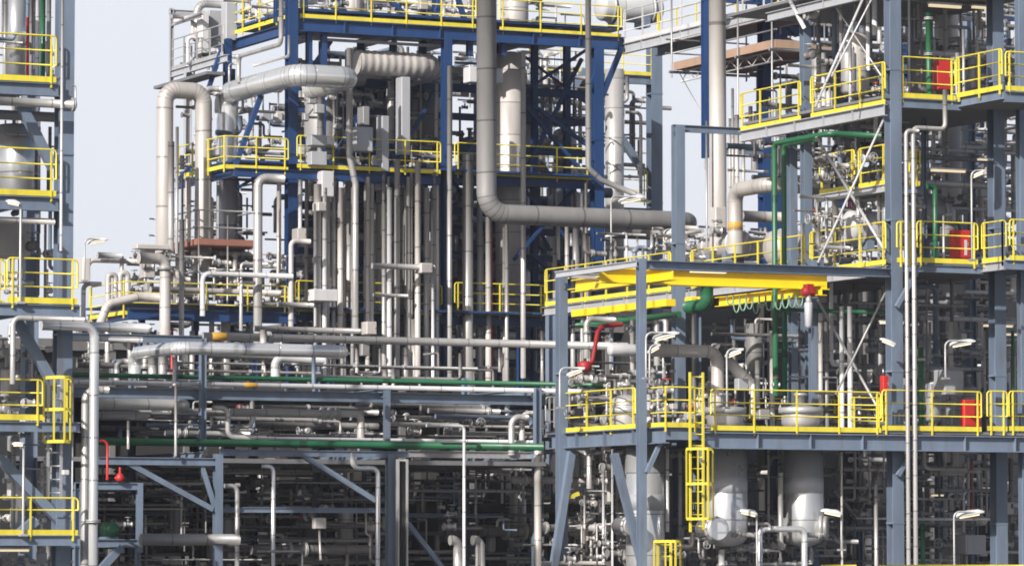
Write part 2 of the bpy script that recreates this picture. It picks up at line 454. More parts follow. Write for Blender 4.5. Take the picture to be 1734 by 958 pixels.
def ladder(label, px, py0, py1, wpx, v, mat='yellow', cage=None, name='ladder', rung=.3, cage_mat=None, group=None):
    a = P(px-wpx/2, py1, v); x1 = X_at(px+wpx/2, v, a.z); z1 = parse('%f,%f z%f' % (px, py1, py0), v)[1].z
    t = thing(name, a, label, 'ladder', group)
    for x in (a.x, x1):
        bm = NB(); box(bm, x-.03, x+.03, v-.02, v+.02, a.z, z1); obj('stringer', bm, mat, t)
    z = a.z+.15
    while z < z1:
        bm = NB(); tube(bm, [Vector((a.x+.03, v, z)), Vector((x1-.03, v, z))], .017, 6); obj('rung', bm, mat, t); z += rung
    if cage:
        zc0, zc1 = [parse('%f,%f z%f' % (px, py1, y), v)[1].z for y in (cage[1], cage[0])]
        W = (x1-a.x)*.5+.12; cx = (a.x+x1)/2; cm = cage_mat or mat
        arc = [Vector((cx+W*math.cos(q), v-.02-.62*math.sin(q)**.8, 0)) for q in [math.pi*k/8 for k in range(9)]]
        z = zc0
        while z <= zc1+.01:
            bm = NB()
            for k in range(8): bar(bm, arc[k]+Vector((0,0,z)), arc[k+1]+Vector((0,0,z)), .012, .07)
            obj('hoop', bm, cm, t); z += max(.5, (zc1-zc0)/max(1, round((zc1-zc0)/.85)))-1e-4
        for k in (0, 2, 4, 6, 8):
            bm = NB(); bar(bm, arc[k]*1.0+Vector((0,0,zc0)), arc[k]+Vector((0,0,zc1)), .045, .012, Vector((0,1,0))); obj('cage_bar', bm, cm, t)
    return t
# ================================================================ LEFT TOWER (nearest, v = 90)
VL = 90.0
lt = Frame('grey-blue steel tower with five yellow-railed decks against the open sky', 60, VL, 'steel', 'steel_tower', 'steel tower')
lt.col(108, 300, -60, VL, 34, face='y', dw=.9)
lt.col(52, 300, -60, VL+5, 30)
lt.col(-40, 300, -60, VL, 34)
lt.col(152, 300, 900, VL+7, 2)  if False else None
for py, h in ((134, 22), (328, 24), (512, 20), (712, 17), (905, 18)):
    lt.beam('-70,%d x%d' % (py, 99 if py < 500 else 135), h, VL-.35 if py < 500 else VL-.9, stiff=0)
    lt.deck(-70, 98 if py < 500 else 134, py+1, VL-.3 if py < 500 else VL-.85, VL+6)
    lt.beam('30,%d,%f v%f' % (py+8, VL, VL+6), 16, VL)
for s in ('35,178 f90,285', '30,545 f90,650', '-5,772 f100,880', '60,880 f-30,958'):
    lt.brace(s, 16, VL)
railing('yellow railing on the highest deck of the tower by the open sky', '-30,134 x95', VL-.4, 1.06)
railing('yellow railing on the second deck down, before a silver drum', '-30,328 x95', VL-.4, 1.06)
railing('yellow railing boxing in the deck behind a small lamp post, level with the sky gap', '-20,518 x8', VL-.5, 1.05)
railing('yellow railing with heavy corner posts on the jutting third deck', '12,512 x131', VL-.95, 1.0)
railing('yellow railing beside a caged ladder top on the fourth deck', '-30,710 x72', VL-.95, .9)
railing('two-bar yellow railing on the lowest visible deck of the tower', '-30,906 x132', VL-.95, .84, rails=2)
ladder('grey ladder rising in a short yellow cage between the tower decks', 92, 640, 845, 22, VL-.55, 'galv', (640, 748), cage_mat='yellow')
vessel('silver_drum', 'bright silver upright drum behind the second deck railing', 28, 212, 345, 60, VL+2, 'satin', top='flat', bot='flat')
vessel('silver_drum', 'slim silver upright drum behind the highest tower railing', 27, -20, 128, 32, VL+2.2, 'satin', top='flat', bot='flat')
cabinet('equipment_box', 'beige panelled box above the third deck of the tower', -6, 52, 372, 432, VL+2, 'beige', 1.2, 'equipment box')
pipe('light grey pipe run crossing the tower under its highest deck', '-30,170 x128', 15, 'alu', VL-.6, flanges=((0, .97),))
pipe('dull grey pipe crossing the tower above the silver drum', '-30,193 x92', 17, 'grey', VL+1.2)
pipe('beige pipe crossing the tower just under the second deck', '-30,371 x92', 11, 'beige', VL-.2)
pipe('thin vent pipe hooked over at the outer edge of the tower column', '128,178 z145 x121', 3, 'galv', VL-.6)
pipe('narrow white conduit running up the face of the tower column', '103,425 z-30', 5, 'white', VL-.7)
pipe('narrow grey conduit on the lower tower column', '122,880 z640', 3, 'galv', VL-.7)
pipe('white riser behind the highest tower railing', '63,132 z-30', 7, 'white', VL+1)
pipe('green riser beside the slim silver drum', '72,135 z-30', 9, 'green', VL+1.6)
pipe('red fire-water riser behind the highest tower railing', '46,132 z30', 5, 'red', VL+1.2)
for i, (x, w, m, y0, y1) in enumerate(((8, 7, 'alu', -20, 130), (52, 6, 'dark', -20, 130), (82, 8, 'grey', -20, 130), (66, 5, 'alu', 215, 325), (84, 6, 'dark', 215, 325), (64, 6, 'dark', 380, 500), (76, 5, 'grey', 380, 510), (20, 8, 'alu', 390, 510))):
    pipe('grey pipe standing in the shade between the tower decks', '%d,%d z%d' % (x, y1, y0), w, m, VL+3, group='pipes standing between the tower decks')
# lamps of the tower
lamp('lamp with a short head on a pole rising from the third tower deck', 22, 344, 26, VL-1.0, 34, 512, -12, True)
lamp('lamp post with a round head on the lowest tower deck', 30, 752, 22, VL-1.0, 39, 905, 0, True)
cabinet('junction_box', 'small white box on the lower tower column', 107, 118, 795, 804, VL-.75, 'lamp', .15, 'box', door=False)
strip_light('cream strip light under the lowest tower deck', '-10,931 x50', 6, VL-.4)
# silver pipework in front of the rack beside the tower
pipe('tall bright silver pipe dropping from a bend, full height beside the tower', '70,551 x160 z975', 16, 'silver', VL-1.3, flanges=((1, .78),), bend=1.1)
pipe('silver pipe stub carrying on from the bend over the rack to a capped end', '150,553 x252', 17, 'silver', VL-.9, flanges=())
pipe('second tall grey pipe close behind the silver one, bent over at its top', '183,660 x145 z975', 14, 'alu', VL-.6)
pipe('thin grey pipe bent down at the tower foot under the third deck', '142,541 x22 z650', 9, 'alu', VL-1.2)
pipe('white pipe turning over just outside the third deck railing', '141,548 z480 x171', 8, 'white', VL+2)
pipe('pale pipe lying just below the silver bend', '100,572 x240', 10, 'white', VL+.6)
pipe('white process pipe standing behind the lowest deck railing', '22,905 z750', 8, 'alu', VL+.8)
pipe('thin pipe rising past the lowest deck railing', '39,905 z760', 3, 'beige', VL-.3)
# ================================================================ PIPE RACK in front of the blue structure
VK = 104.0
rk = Frame('grey-blue pipe rack carrying two green mains across the site', 340, VK, 'steel', 'pipe_rack', 'pipe rack')
rk.beam('112,563 x342', 14, VK-1.5)
rk.col(343, 700, 572, VK, 13, 760)
rk.col(369, 830, 768, VK-.8, 17, face='y')
rk.col(655, 700, 658, VK, 12, 760, face='y')
rk.col(661, 860, 768, VK-.8, 17, face='y')
rk.col(910, 700, 656, VK, 14, 760)
rk.col(908, 860, 760, VK+1.5, 15)
rk.beam('112,655 x924', 17, VK+.3)
rk.beam('165,773 x372', 13, VK-.8)
rk.beam('372,760 x690', 11, VK-.8)
rk.beam('690,762 x925', 12, VK+.4, mat='galv')
rk.beam('378,858 x652', 9, VK-.4)
rk.beam('690,868 x925', 6, VK+4)
for X in (343, 655, 908):
    rk.beam('%d,658,%f n7' % (X, VK), 14, VK); rk.beam('%d,764,%f n7' % (X, VK), 12, VK); rk.col(X-120, 800, 640, VK+7, 13)
for s, w in (('215,783 f360,862', 9), ('340,783 f366,865', 7), ('512,770 f640,850', 9), ('690,885 f760,975', 8), ('500,862 f655,775', 0)):
    if w: rk.brace(s, w, VK-.75)
rk.deck(-250, 925, 775, VK-.2, VK+7, .12, 'grate')  # solid deck carried forward and left out of view to shade the bays
rk.deck(112, 925, 672, VK+3.2, VK+7, .1, 'grate')
# small portal with the red hydrant and the big low pipe
pt = Frame('small grey-blue portal frame below the rack holding a red hydrant', 235, VK-3, 'steel', 'portal_frame', 'steel frame')
pt.col(236, 880, 817, VK-3, 12, 935, face='y')
pt.beam('120,816 x242', 12, VK-3); pt.beam('120,912 x240', 14, VK-3)
pt.brace('205,925 f160,975', 12, VK-3)
pt.col(130, 880, 817, VK-3, 14)
pt.col(233, 950, 925, VK-3, 10)
hy = thing('hydrant', P(203, 815, VK-3.1), 'small red hydrant standing on the portal beam below the rack', 'hydrant')
b = P(203, 815, VK-3.1); k = 1/pxm(b)
bm = NB(); lathe(bm, b, [(5*k, 0), (7.5*k, 3*k), (7.5*k, 8*k), (5*k, 13*k), (2*k, 15*k), (2*k, 24*k), (.5*k, 25*k)], 14); obj('barrel', bm, 'red', hy)
bm = NB(); lathe(bm, b+Vector((-9*k, 0, 6*k)), [(2*k, 0), (3*k, 1*k), (3*k, 3*k), (2*k, 4*k), (2*k, 17*k)], 10, Vector((1, 0, 0))); obj('outlet', bm, 'red', hy)
pipe('thin red pipe hooked over above the red hydrant', '170,746 x182 z812', 4.5, 'red', VK-3.1, bend=2)
pipe('thick dull grey pipe lying low below the rack', '238,913 x404', 20, 'grey', VK-3.4)
pm = thing('pump', P(190, 912, VK-4), 'green round-faced pump motor beside the low thick pipe', 'pump')
c = P(190, 897, VK-4); k = 1/pxm(c)
bm = NB(); lathe(bm, c, [(10*k, 0), (13*k, 1*k), (13*k, 30*k), (9*k, 36*k)], 22, Vector((0, 1, 0))); obj('motor', bm, 'green', pm)
bm = NB(); lathe(bm, c-Vector((0, .12, 0)), [(3*k, 0), (12*k, 2*k), (12.5*k, 6*k)], 22, Vector((0, 1, 0))); obj('fan_cover', bm, 'green', pm)
bm = NB(); box(bm, c.x-12*k, c.x+12*k, c.y, c.y+32*k, c.z-15*k, c.z-11*k); obj('foot', bm, 'steel', pm)
# mains on the rack
pipe('upper green main lying along the top of the rack', '112,634 x1020', 8.5, 'green', VK+.4, name='green_pipe', spacing=6)
pipe('lower green main lying along the rack under the zigzag pipes', '160,747 x918', 13.5, 'green', VK-.4, name='green_pipe', spacing=6)
pipe('white cable pipe directly below the upper green main', '112,646 x1015', 9, 'white', VK+.1, bands=((0, .32, .38, 'orange'),))
pipe('pale pipe lying along the rack just behind the lower green main', '395,741 x905', 6, 'white', VK+.6)
pipe('long level grey pipe crossing before all the tall risers', '343,569 x1062', 14, 'alu', VK+3.5, flanges=((0, .15),), bands=((0, .02, .42, 'orange'),))
pipe('silver stub standing at the start of the long level pipe', '446,590 z558', 12, 'beige', VK+3.2)
pipe('thick silver pipe rising from the rack and running level to a rounded end', '228,640 z598 d302 x585 n.9', 22, 'silver', VK+.9, bend=.9)
pipe('short silver pipe ducking under the thick silver one', '466,642 z606 x548', 15, 'white', VK+1.2, bend=.9)
pipe('grey pipe stub below the thick silver pipe', '258,642 z604', 15, 'alu', VK+2)
pipe('grey pipe descending on to the rack between the silver bends', '275,642 z590', 14, 'alu', VK+4)
pipe('long thick grey pipe ending behind the rack post', '158,683 x320 n1', 20, 'alu', VK-.8)
pipe('dark pipe lying under the long thick one beside the rack post', '160,703 x250', 13, 'grey', VK-.4)
pipe('brown-grey pipe with bright collars that drops at the middle rack post', '390,697 x611 z748', 13, 'beige', VK+.8, bend=.8, flanges=((0, .70), (0, .76), (0, .82)))
pipe('dull horizontal pipe deep in the rack below the collared one', '430,718 x640', 11, 'dark', VK+2.4)
pipe('brown pipe along the back of the rack bay by the dark columns', '655,718 x925', 8, 'beige', VK+2)
pipe('pipe stepping down in a zigzag beside the first rack post', '427,662 z722 x398 z745', 8, 'alu', VK+.9)
pipe('pipe turning from the first rack post down on to the deck', '360,690 x386 z740 x450', 9, 'alu', VK+.2)
pipe('thin white pipe turned down at the open rack bay, full height', '722,720 x786 z975', 5.5, 'white', VK-.9)
pipe('twin upright pipe with a bend at the far rack bay, outer one', '893,706 x866 z770', 11, 'alu', VK+.3)
pipe('twin upright pipe with a bend at the far rack bay, inner one', '905,700 x884 z770', 10, 'beige', VK+.9)
pipe('pale duct hanging between rack beam and lower main', '295,652 z600', 6, 'white', VK-.6)
pipe('steel support post below the thick silver pipe end', '531,655 z600', 7, 'steel', VK+.2)
pipe('steel support post below the thick silver pipe bend', '297,650 z602', 7, 'steel', VK+.3)
pipe('grey pipe end hanging over the rack beam', '298,652 z772', 5, 'alu', VK-1.0)
pipe('slim pipe standing between the rack beams near the collared pipe', '217,760 z712', 5, 'alu', VK-.9)
# below the rack
pipe('pipe bent over at the top, rising beside the first lower rack post', '380,822 x402 z975', 8, 'alu', VK-1.2)
pipe('shiny pipe bent over at its top in the first dark bay', '444,789 x463 z975', 7.5, 'silver', VK-1.0)
pipe('shiny pipe stepping from the rack down beside the middle post', '597,766 z792 x640 z975', 8.5, 'silver', VK-1.4)
pipe('small low pipe bent down at the foot of the dark bay', '436,933 x512 z975', 4, 'alu', VK-1.2)
pipe('thick dark pipe lying low in the dark bay', '425,930 x640', 17, 'dark', VK+1.2, flanges=((0, .3), (0, .42)))
pipe('fat elbow pipe rising at the foot of the open bay, nearer the thin white pipe', '762,914 x776 z975', 17, 'alu', VK-.6, bend=.7)
pipe('fat elbow pipe rising at the foot of the open bay, nearer the dark pipe end', '800,914 x813 z975', 17, 'alu', VK-.4, bend=.7)
pipe('grey pipe with round blanked ends at the foot of the far bay', '815,898 x905', 20, 'dark', VK+3, flanges=((0, .45), (0, .8)))
pipe('thin pipe that bends round a box in the dark bay', '620,862 z905 x627 z945', 3.5, 'alu', VK-.2)
tr = thing('cable_tray', P(680, 975, VK-1.2), 'tall upright cable tray beside the middle lower rack post', 'cable tray')
a = P(673, 975, VK-1.2); x1 = X_at(688, VK-1.2, a.z); z1 = parse('680,975 z777', VK-1.2)[1].z
for x in (a.x, x1): bm = NB(); box(bm, x-.02, x+.02, VK-1.28, VK-1.12, a.z, z1); obj('side_rail', bm, 'galv', tr)
bm = NB(); box(bm, a.x+.021, x1-.021, VK-1.16, VK-1.13, a.z, z1-.01); obj('tray', bm, 'beige', tr)
for q in (.22, .4, .6, .8):
    bm = NB(); tube(bm, [Vector((a.x+(x1-a.x)*q, VK-1.2, a.z)), Vector((a.x+(x1-a.x)*q, VK-1.2, z1-.05))], .022, 6); obj('cable', bm, 'black', tr)
cb = thing('control_box', P(543, 948, VK-1), 'small beige box on a thin stand in the dark bay under the rack', 'box')
a = P(533, 895, VK-1); x1 = X_at(553, VK-1, a.z); z1 = parse('533,895 z876', VK-1)[1].z; p = P(543, 948, VK-1)
bm = NB(); box(bm, a.x, x1, VK-1, VK-.8, a.z, z1); bmesh.ops.bevel(bm, geom=bm.edges[:], offset=.02, affect='EDGES'); obj('casing', bm, 'beige', cb)
bm = NB(); tube(bm, [p, Vector((p.x, VK-.9, a.z))], .035, 8); obj('stand', bm, 'alu', cb)
vv = [(505, 835), (530, 838), (585, 832), (290, 805), (270, 800), (620, 838), (612, 812), (640, 836)]
# ================================================================ BLUE STRUCTURE (v = 122)
VB = 126.0
bs = Frame('tall dark blue steel structure full of risers with yellow-railed decks', 495, VB, 'blue', 'steel_structure', 'steel structure')
bs.col(493, 300, -40, VB, 22, 432, face='y')
bs.col(493, 500, 434, VB, 17, 660); bs.col(493, 500, 662, VB, 20, mat='shade_dark')
bs.col(756, 300, 60, VB, 19, 660, face='y'); bs.col(756, 300, 662, VB, 22, mat='shade_dark')
bs.col(1011, 250, 80, VB, 23, 560, face='y'); bs.col(1011, 250, 562, VB, 24, mat='shade_dark')
for px, pyr, w in ((385, 110, 15),):
    bs.col(px, pyr, 66, VB+5.2, w, face='y')
z645 = P(500, 645, VB).z
for px in (493, 756, 1011):
    x = P(px, 300, VB).x
    z1 = P(0, 60, VB).z; bm = NB()
    ibeam(bm, Vector((x, VB+5.5, z645)), Vector((x, VB+5.5, z1)), .32, .32, Vector((0, 1, 0))); obj('column', bm, 'blue', bs.t); bm = NB(); ibeam(bm, Vector((x, VB+5.5, 0)), Vector((x, VB+5.5, z645-.01)), .4, .4, Vector((0, 1, 0))); obj('fireproofed_leg', bm, 'shade_dark', bs.t)
# top deck
bs.beam('500,31 x1056', 22, VB, stiff=1.6)
bs.beam('503,36,%f d383' % VB, 18, VB)
_, tx0, tx1, tz = bs.deck(500, 1056, 30, VB+.05, VB+6.2, .08, 'blue')
for q in (.2, .4, .6, .8):
    x = tx0+(tx1-tx0)*q; bm = NB(); ibeam(bm, Vector((x, VB+.1, tz-.3)), Vector((x, VB+6.1, tz-.3)), .3, .2); obj('beam', bm, 'blue', bs.t)
bs.beam('500,62 x760', 5, VB+.6, mat='galv'); 
for px, y0, y1 in ((523, 52, 150), (548, 52, 165), (795, 58, 95), (852, 62, 95)): bs.col(px, 100, y0, VB+.25, 12, y1, face='y')
# middle deck
bs.beam('397,284 x745', 15, VB-.6); bs.beam('770,296 x1002', 15, VB-.1); bs.beam('397,285,%f d298' % (VB-.6), 14, VB)
bs.deck(397, 1005, 283, VB-.55, VB+4.4, .07, 'blue')
# low deck
bs.beam('217,522 x500', 19, VB-.8); bs.beam('500,528 x1000', 14, VB-.2, mat='blue'); bs.beam('217,523,%f d150' % (VB-.8), 18, VB)
bs.deck(217, 1000, 521, VB-.75, VB+3.3, .07, 'blue')
for px in (240, 330, 430, 560, 660, 880): bs.col(px, 560, 540, VB+.2, 12, 660); bs.col(px, 560, 662, VB+.2, 16, mat='shade_dark')
for s, w, v in (('397,284 f442,162', 8, VB-.5), ('350,160 f378,75', 7, VB+4), ('497,160 f560,70', 7, VB+1), ('1013,180 f1053,80', 8, VB-.1), ('1018,88 f1000,150', 5, VB), ('870,300 f990,440', 5, VB+1), ('990,300 f870,440', 5, VB+1), ('763,300 f860,440', 5, VB+2.5), ('400,320 f465,280', 5, VB+1), ('300,305 f330,275', 5, VB+3), ('640,-20 f700,40', 8, VB+1), ('700,-20 f660,38', 7, VB+3), ('735,38 f750,-20', 8, VB+.5), ('770,-20 f790,45', 8, VB+.8), ('560,-10 f600,40', 7, VB+2), ('478,-20 f505,60', 6, VB+1), ('880,160 f1000,80', 5, VB+3), ('880,90 f1000,180', 4, VB+5), ('880,330 f930,420', 5, VB+3)):
    bs.brace(s, w, v)
for px, w in ((515, 12), (578, 9), (720, 9), (735, 8), (470, 14)): bs.col(px, 20, -40, VB+1.5, w, 40, face='y')
for py, dv, h in ((340, 2.6, 14), (372, 4.2, 12), (418, 2.8, 12), (462, 4.4, 14), (498, 2.4, 10), (568, 2.5, 16), (600, 4, 14), (128, 3.5, 14), (178, 4.6, 12), (232, 3.8, 12)):
    bs.beam('500,%d,%f x1000' % (py, VB+dv), h, VB+dv)
for px, dv in ((545, 3.2), (610, 4.6), (665, 3.4), (715, 4.8), (840, 4.9), (905, 3.2), (960, 4.7)):
    bs.col(px, 400, 70, VB+dv, 13, 655, face='y'); bs.col(px, 400, 657, VB+dv, 15, mat='shade_dark')
for s in ('890,290 f985,100', '985,290 f890,180', '905,180 f1000,250', '770,290 f850,180', '780,520 f860,400', '900,520 f1000,400', '1000,520 f900,430', '560,520 f640,420', '720,520 f640,420', '550,290 f610,190', '660,290 f740,150'):
    bs.brace(s, 6, VB+2.6)
# railings of the blue structure
railing('yellow railing climbing along the top blue deck corner by the boxes', '498,28,%f d383' % VB, VB, 1.05)
railing('yellow railing along the front of the top blue deck, stopping at the fat grey pipe', '508,30 x806', VB, 1.05)
railing('yellow railing at the far end of the top blue deck, beside the footbridge', '846,52 x1052', VB, 1.05)
railing('yellow railing round the corner of the middle blue deck behind the twin arches', '300,304 x300', VB, 1.05, pts=parse('300,303,%f v%f x488' % (VB+3.6, VB-.6), VB))
railing('yellow railing across the middle blue deck behind the risers', '503,284 x746', VB-.55, 1.05)
railing('yellow railing of the middle blue deck right of the fat grey pipe', '770,295 x1000', VB-.2, 1.05)
railing('yellow railing round the low blue deck crowded with beige pipes', '', VB, 1.05, pts=parse('152,541,%f v%f x488' % (VB+2.4, VB-.75), VB))
railing('yellow railing of the low blue deck seen between the risers', '500,527 x748', VB-.3, 1.0)
railing('yellow railing of the low blue deck beyond the front blue column', '770,532 x922', VB-.2, 1.05)
railing('galvanised railing on the outer grating beside the big beige arch', '', VB, 1.05, 'galv', pts=parse('290,120,%f d378' % (VB+8.5), VB))
# outer grating platform with goalpost
op = Frame('grey steel outrigger platform with a goalpost at the skyline', 292, VB+8.5, 'pale', 'outrigger_platform', 'platform')
op.beam('290,120,%f d385' % (VB+8.5), 12, VB); op.col(290, 100, 14, VB+8.5, 8, 150); op.beam('286,16 x330', 7, VB+8.5)
op.deck(290, 350, 119, VB+3.5, VB+8.5, .1, 'grate', back=True); op.col(318, 140, 121, VB+7, 14, 420); op.beam('290,38,%f d340' % (VB+8.5), 7, VB)
# ---------------- the great arches
pipe('big dull beige arch pipe standing against the sky', '278,430 z152 x345 z460', 29, 'beige', VB+1.2, bend=.75, spacing=1.6)
pipe('big silver pipe bending over the blue deck and ending in a bright elbow', '384,455 z158 d500 x594 n3.2', 37, 'silver', VB+2.2, bend=.62, spacing=1.5, n=24)
pipe('fat grey pipe dropping past the blue decks and sweeping level towards the stack', '824,-40 z362 x1176 n2', 34, 'grey', VB-2.2, bend=1.05, spacing=1.7, n=24, bands=((1, .88, .4, 'orange'),))
pipe('second dark fat pipe lying behind the fat grey one', '1020,392 x1140', 22, 'grey', VB+1)
# ribbed expansion pipe
def ribbed(label, path, w, v, mat):
    pts = parse(path, v); r = w/2/pxm(pts[0]); fp = [p for p, _ in fillet(pts, 2.2*r)]
    res = [fp[0]]
    for a, b in zip(fp, fp[1:]):
        n = max(1, int((b-a).length/.045))
        for k in range(1, n+1): res.append(a+(b-a)*(k/n))
    fr = ring_frames(res); bm = NB(); uvl = bm.loops.layers.uv.verify(); s = 0; rings = []
    for i, ((T, S_, U_), p) in enumerate(zip(fr, res)):
        if i: s += (res[i]-res[i-1]).length
        ph = (s/.27) % 1; rr = r*(1.0+.07*max(0, math.sin(math.pi*min(1, ph*1.35))))
        rings.append([bm.verts.new(p+(S_*math.cos(2*math.pi*k/22)+U_*math.sin(2*math.pi*k/22))*rr) for k in range(22)])
    for i in range(len(rings)-1):
        for k in range(22):
            f = bm.faces.new((rings[i][k], rings[i][(k+1) % 22], rings[i+1][(k+1) % 22], rings[i+1][k])); f.smooth = True
            for lp in f.loops: lp[uvl].uv = (.5, 0)
    bm.faces.new(rings[0]); bm.faces.new(rings[-1][::-1])
    return obj('ribbed_pipe', bm, mat, None, label, 'pipe')
ribbed('fat ribbed grey pipe curling round under the top blue deck', '604,106 x742 n3.2 x640 n1', 41, VB+.7, 'beige')
pipe('short fat pipe leading into the ribbed curl', '545,128 x615', 30, 'grey', VB+3)
# ducts, tall risers (px, width, y0 top, y1 bottom, mat, dv, label)
RIS = [
 (437, 14, None, 575, 'alu', -1.2, 'tall bright riser bent over at its top below the middle blue deck', '480,303 x437 z600'),
 (472, 7, 300, 480, 'beige', -.3, 'thin riser just left of the front blue column', None),
 (508, 6, 305, 412, 'white', -.6, 'white riser dropping on to the small square box', None),
 (493, 8, None, 560, 'beige', -1.6, 'riser with a small top bend in front of the blue column', '525,409 x493 z560'),
 (537, 12, 312, 565, 'beige', -.9, 'riser leading down behind the pale square plate', None),
 (552, 11, 335, 645, 'alu', -.7, 'riser hanging below the tall white box', None),
 (566, 6, 325, 570, 'grey', -.3, 'slim grey riser beside the one under the white box', None),
 (576, 9, 318, 565, 'beige', -.8, 'beige riser between the white box and the tallest riser', None),
 (591, 13, 290, 560, 'alu', .6, 'thick riser standing close behind the tallest riser', None),
 (602, 10, None, 562, 'alu', -1.3, 'tallest bright riser, slightly cranked, reaching up to the top deck', '592,82 z262 f602,312 z562'),
 (619, 6, 314, 560, 'white', -.4, 'slim white riser right beside the tallest one', None),
 (628, 9, 312, 560, 'alu', -.8, 'riser ending at the small beige box above the level pipe', None),
 (642, 10, 305, 645, 'alu', .2, 'riser directly below the square duct boot', None),
 (659, 8, 318, 645, 'white', -1.4, 'clean pale riser standing forward of its neighbours', None),
 (672, 9, 270, 645, 'alu', -1.0, 'riser reaching up between the two hanging ducts', None),
 (686, 10, 588, 645, 'alu', -1.0, 'short capped riser stub above the green main', None),
 (694, 9, 455, 645, 'alu', -.6, 'riser starting at the level pipe of the box branch', None),
 (701, 6, 540, 645, 'alu', -.9, 'thin short riser tucked beside the box branch', None),
 (707, 9, 275, 645, 'beige', -1.2, 'beige riser crossing the box branch', None),
 (722, 9, 318, 645, 'alu', -.9, 'riser passing straight behind the branch box', None),
 (733, 5, 455, 645, 'white', -1.3, 'thin white riser at the free end of the box branch', None),
 (761, 8, 112, 645, 'alu', -.9, 'long riser hugging the front of the blue column by the windows of sky', None),
 (792, 16, 262, 645, 'alu', -.4, 'thick round-topped riser next to the fat grey pipe', None),
 (812, 9, 345, 645, 'alu', .1, 'riser coming down directly under the fat grey bend', None),
 (827, 9, 368, 645, 'beige', -.2, 'second riser under the fat grey bend', None),
 (858, 6, 372, 645, 'alu', -.6, 'thin riser under the level run of the fat grey pipe', None),
 (886, 8, 86, 640, 'alu', -.9, 'long thin riser left of the crossed blue braces', None),
 (918, 5, 560, 645, 'alu', -.6, 'thin stub rising behind the grey-blue canopy post', None),
 (945, 6, 380, 440, 'alu', -.3, 'stub riser above the grey-blue canopy, inner', None),
 (960, 7, 370, 470, 'beige', -.2, 'stub riser with a valve above the grey-blue canopy', None),
 (975, 12, 385, 465, 'grey', -.1, 'short thick riser above the grey-blue canopy', None),
 (1000, 9, None, 330, 'grey', -1.2, 'grey drain pipe down the blue corner column, kinked outward at its foot', '996,-20 z285 f1018,305 f1090,335'),
 (289, 10, 240, 430, 'alu', .4, 'slim riser beside the outer leg of the beige arch', None),
 (299, 5, 215, 430, 'alu', .1, 'thin riser behind the corner of the middle railing', None),
 (308, 4, 300, 470, 'dark', .9, 'thin dark riser under the middle deck corner', None),
 (320, 5, 300, 410, 'beige', .9, 'thin beige riser under the middle deck corner', None),
]
for px, w, y0, y1, m, dv, lab, path in RIS:
    pipe(lab, path or '%d,%d z%d' % (px, y1, y0), w*1.12, m, VB+dv, name='riser_pipe', spacing=1.5, bend=1.0)
r2 = random.Random(5)
for i in range(40):
    x = r2.uniform(515, 745); y0 = r2.choice((292, 300, 318, 330, 345, 450)); w_ = r2.uniform(4.5, 9)
    pipe('slim pale riser standing in the tight bundle below the middle blue deck', '%f,645 z%f' % (x, y0), w_, r2.choice(('alu', 'beige', 'alu', 'grey', 'white')), VB+r2.uniform(-1.1, .5), name='riser_pipe', spacing=1.5, group='slim risers in the tight bundle')
for i in range(10):
    x = r2.uniform(775, 1000); pipe('slim pale riser beyond the front blue column', '%f,645 z%f' % (x, r2.choice((385, 400, 440, 310))), r2.uniform(4.5, 8), r2.choice(('alu', 'beige', 'alu')), VB+r2.uniform(-.9, .3), name='riser_pipe', spacing=1.5, group='slim risers beyond the front blue column')
pipe('brown-grey level pipe just above the long level one', '430,556 x610', 10, 'grey', VB-2.2)
pipe('level branch pipe crossing the tall risers to a small box', '630,450 x735', 10, 'alu', VB-1.7)
pipe('short level pipe between two risers near the low railing', '632,499 x690', 6, 'alu', VB-1.5)
pipe('pale level pipe low on the risers left of the blue column', '470,515 x530', 9, 'alu', VB-1.8)
pipe('horizontal pipe beneath the arches leading to the bright riser', '343,535 z463 x495', 9, 'white', VB-1.7)
pipe('second pipe standing out below the arch railing', '408,560 z478 x432', 6, 'alu', VB-1.5)
pipe('beige level pipe passing behind the low yellow railing', '255,490 x490', 11, 'beige', VB-.2)
pipe('thick beige pipe turning down beside the beige junction tower', '235,437 x280 z600', 19, 'beige', VB-1.9, bend=.7, flanges=((1, .1),))
pipe('grey standing pipe through the low blue deck', '307,610 z372', 9, 'grey', VB-1.6)
pipe('sloping beige pipe passing off the end of the low blue deck', '165,560 f182,515 f235,502 f285,505', 15, 'beige', VB-1.5, bend=1.2)
for i, (x, y0, y1, w, tx) in enumerate(((183, 465, 520, 10, 196), (203, 462, 520, 11, 216))):
    pipe('hooped beige pipe on the low blue deck, ' + ('outer one' if i == 0 else 'inner one'), '%d,%d z%d x%d z%d' % (x, y1, y0, tx, y1-15), w, 'beige', VB+.6, bend=.6)
pipe('level pipe at the skyline beside the beige junction tower', '148,480 z440 x205 x240', 9, 'beige', VB+1.5)
pipe('thin pipe at the skyline stepping up to the beige arch foot', '225,432 x265', 7, 'beige', VB+2)
pipe('flat pale pipe at the skyline above the sloping beige pipe', '165,432 x205', 11, 'pale', VB+1.2)
pipe('pipe falling at the skyline to the low deck', '206,470 z434', 7, 'beige', VB+1.4)
pipe('pipe standing under the silver arch foot', '382,640 z545', 17, 'alu', VB-.4); pipe('pipe standing behind the first rack post', '358,640 z545', 9, 'alu', VB-.2)
pipe('pair of stubs below the low blue deck, nearer the rack post', '325,640 z560', 9, 'alu', VB-.5); pipe('beige pipe under the low blue deck beside the orange pipe', '277,645 z600', 15, 'beige', VB-1.9)
pipe('thin orange pipe standing behind the thick silver rack pipe', '291,645 z555', 5, 'red', VB-.4)
pipe('thin rusty pipe running down past the fat grey bend', '833,640 z385', 3, 'red', VB-.1)
pipe('slim pipe bent round the top of the silver arch', '404,140 z96 d476 z-20', 8, 'alu', VB+.3)
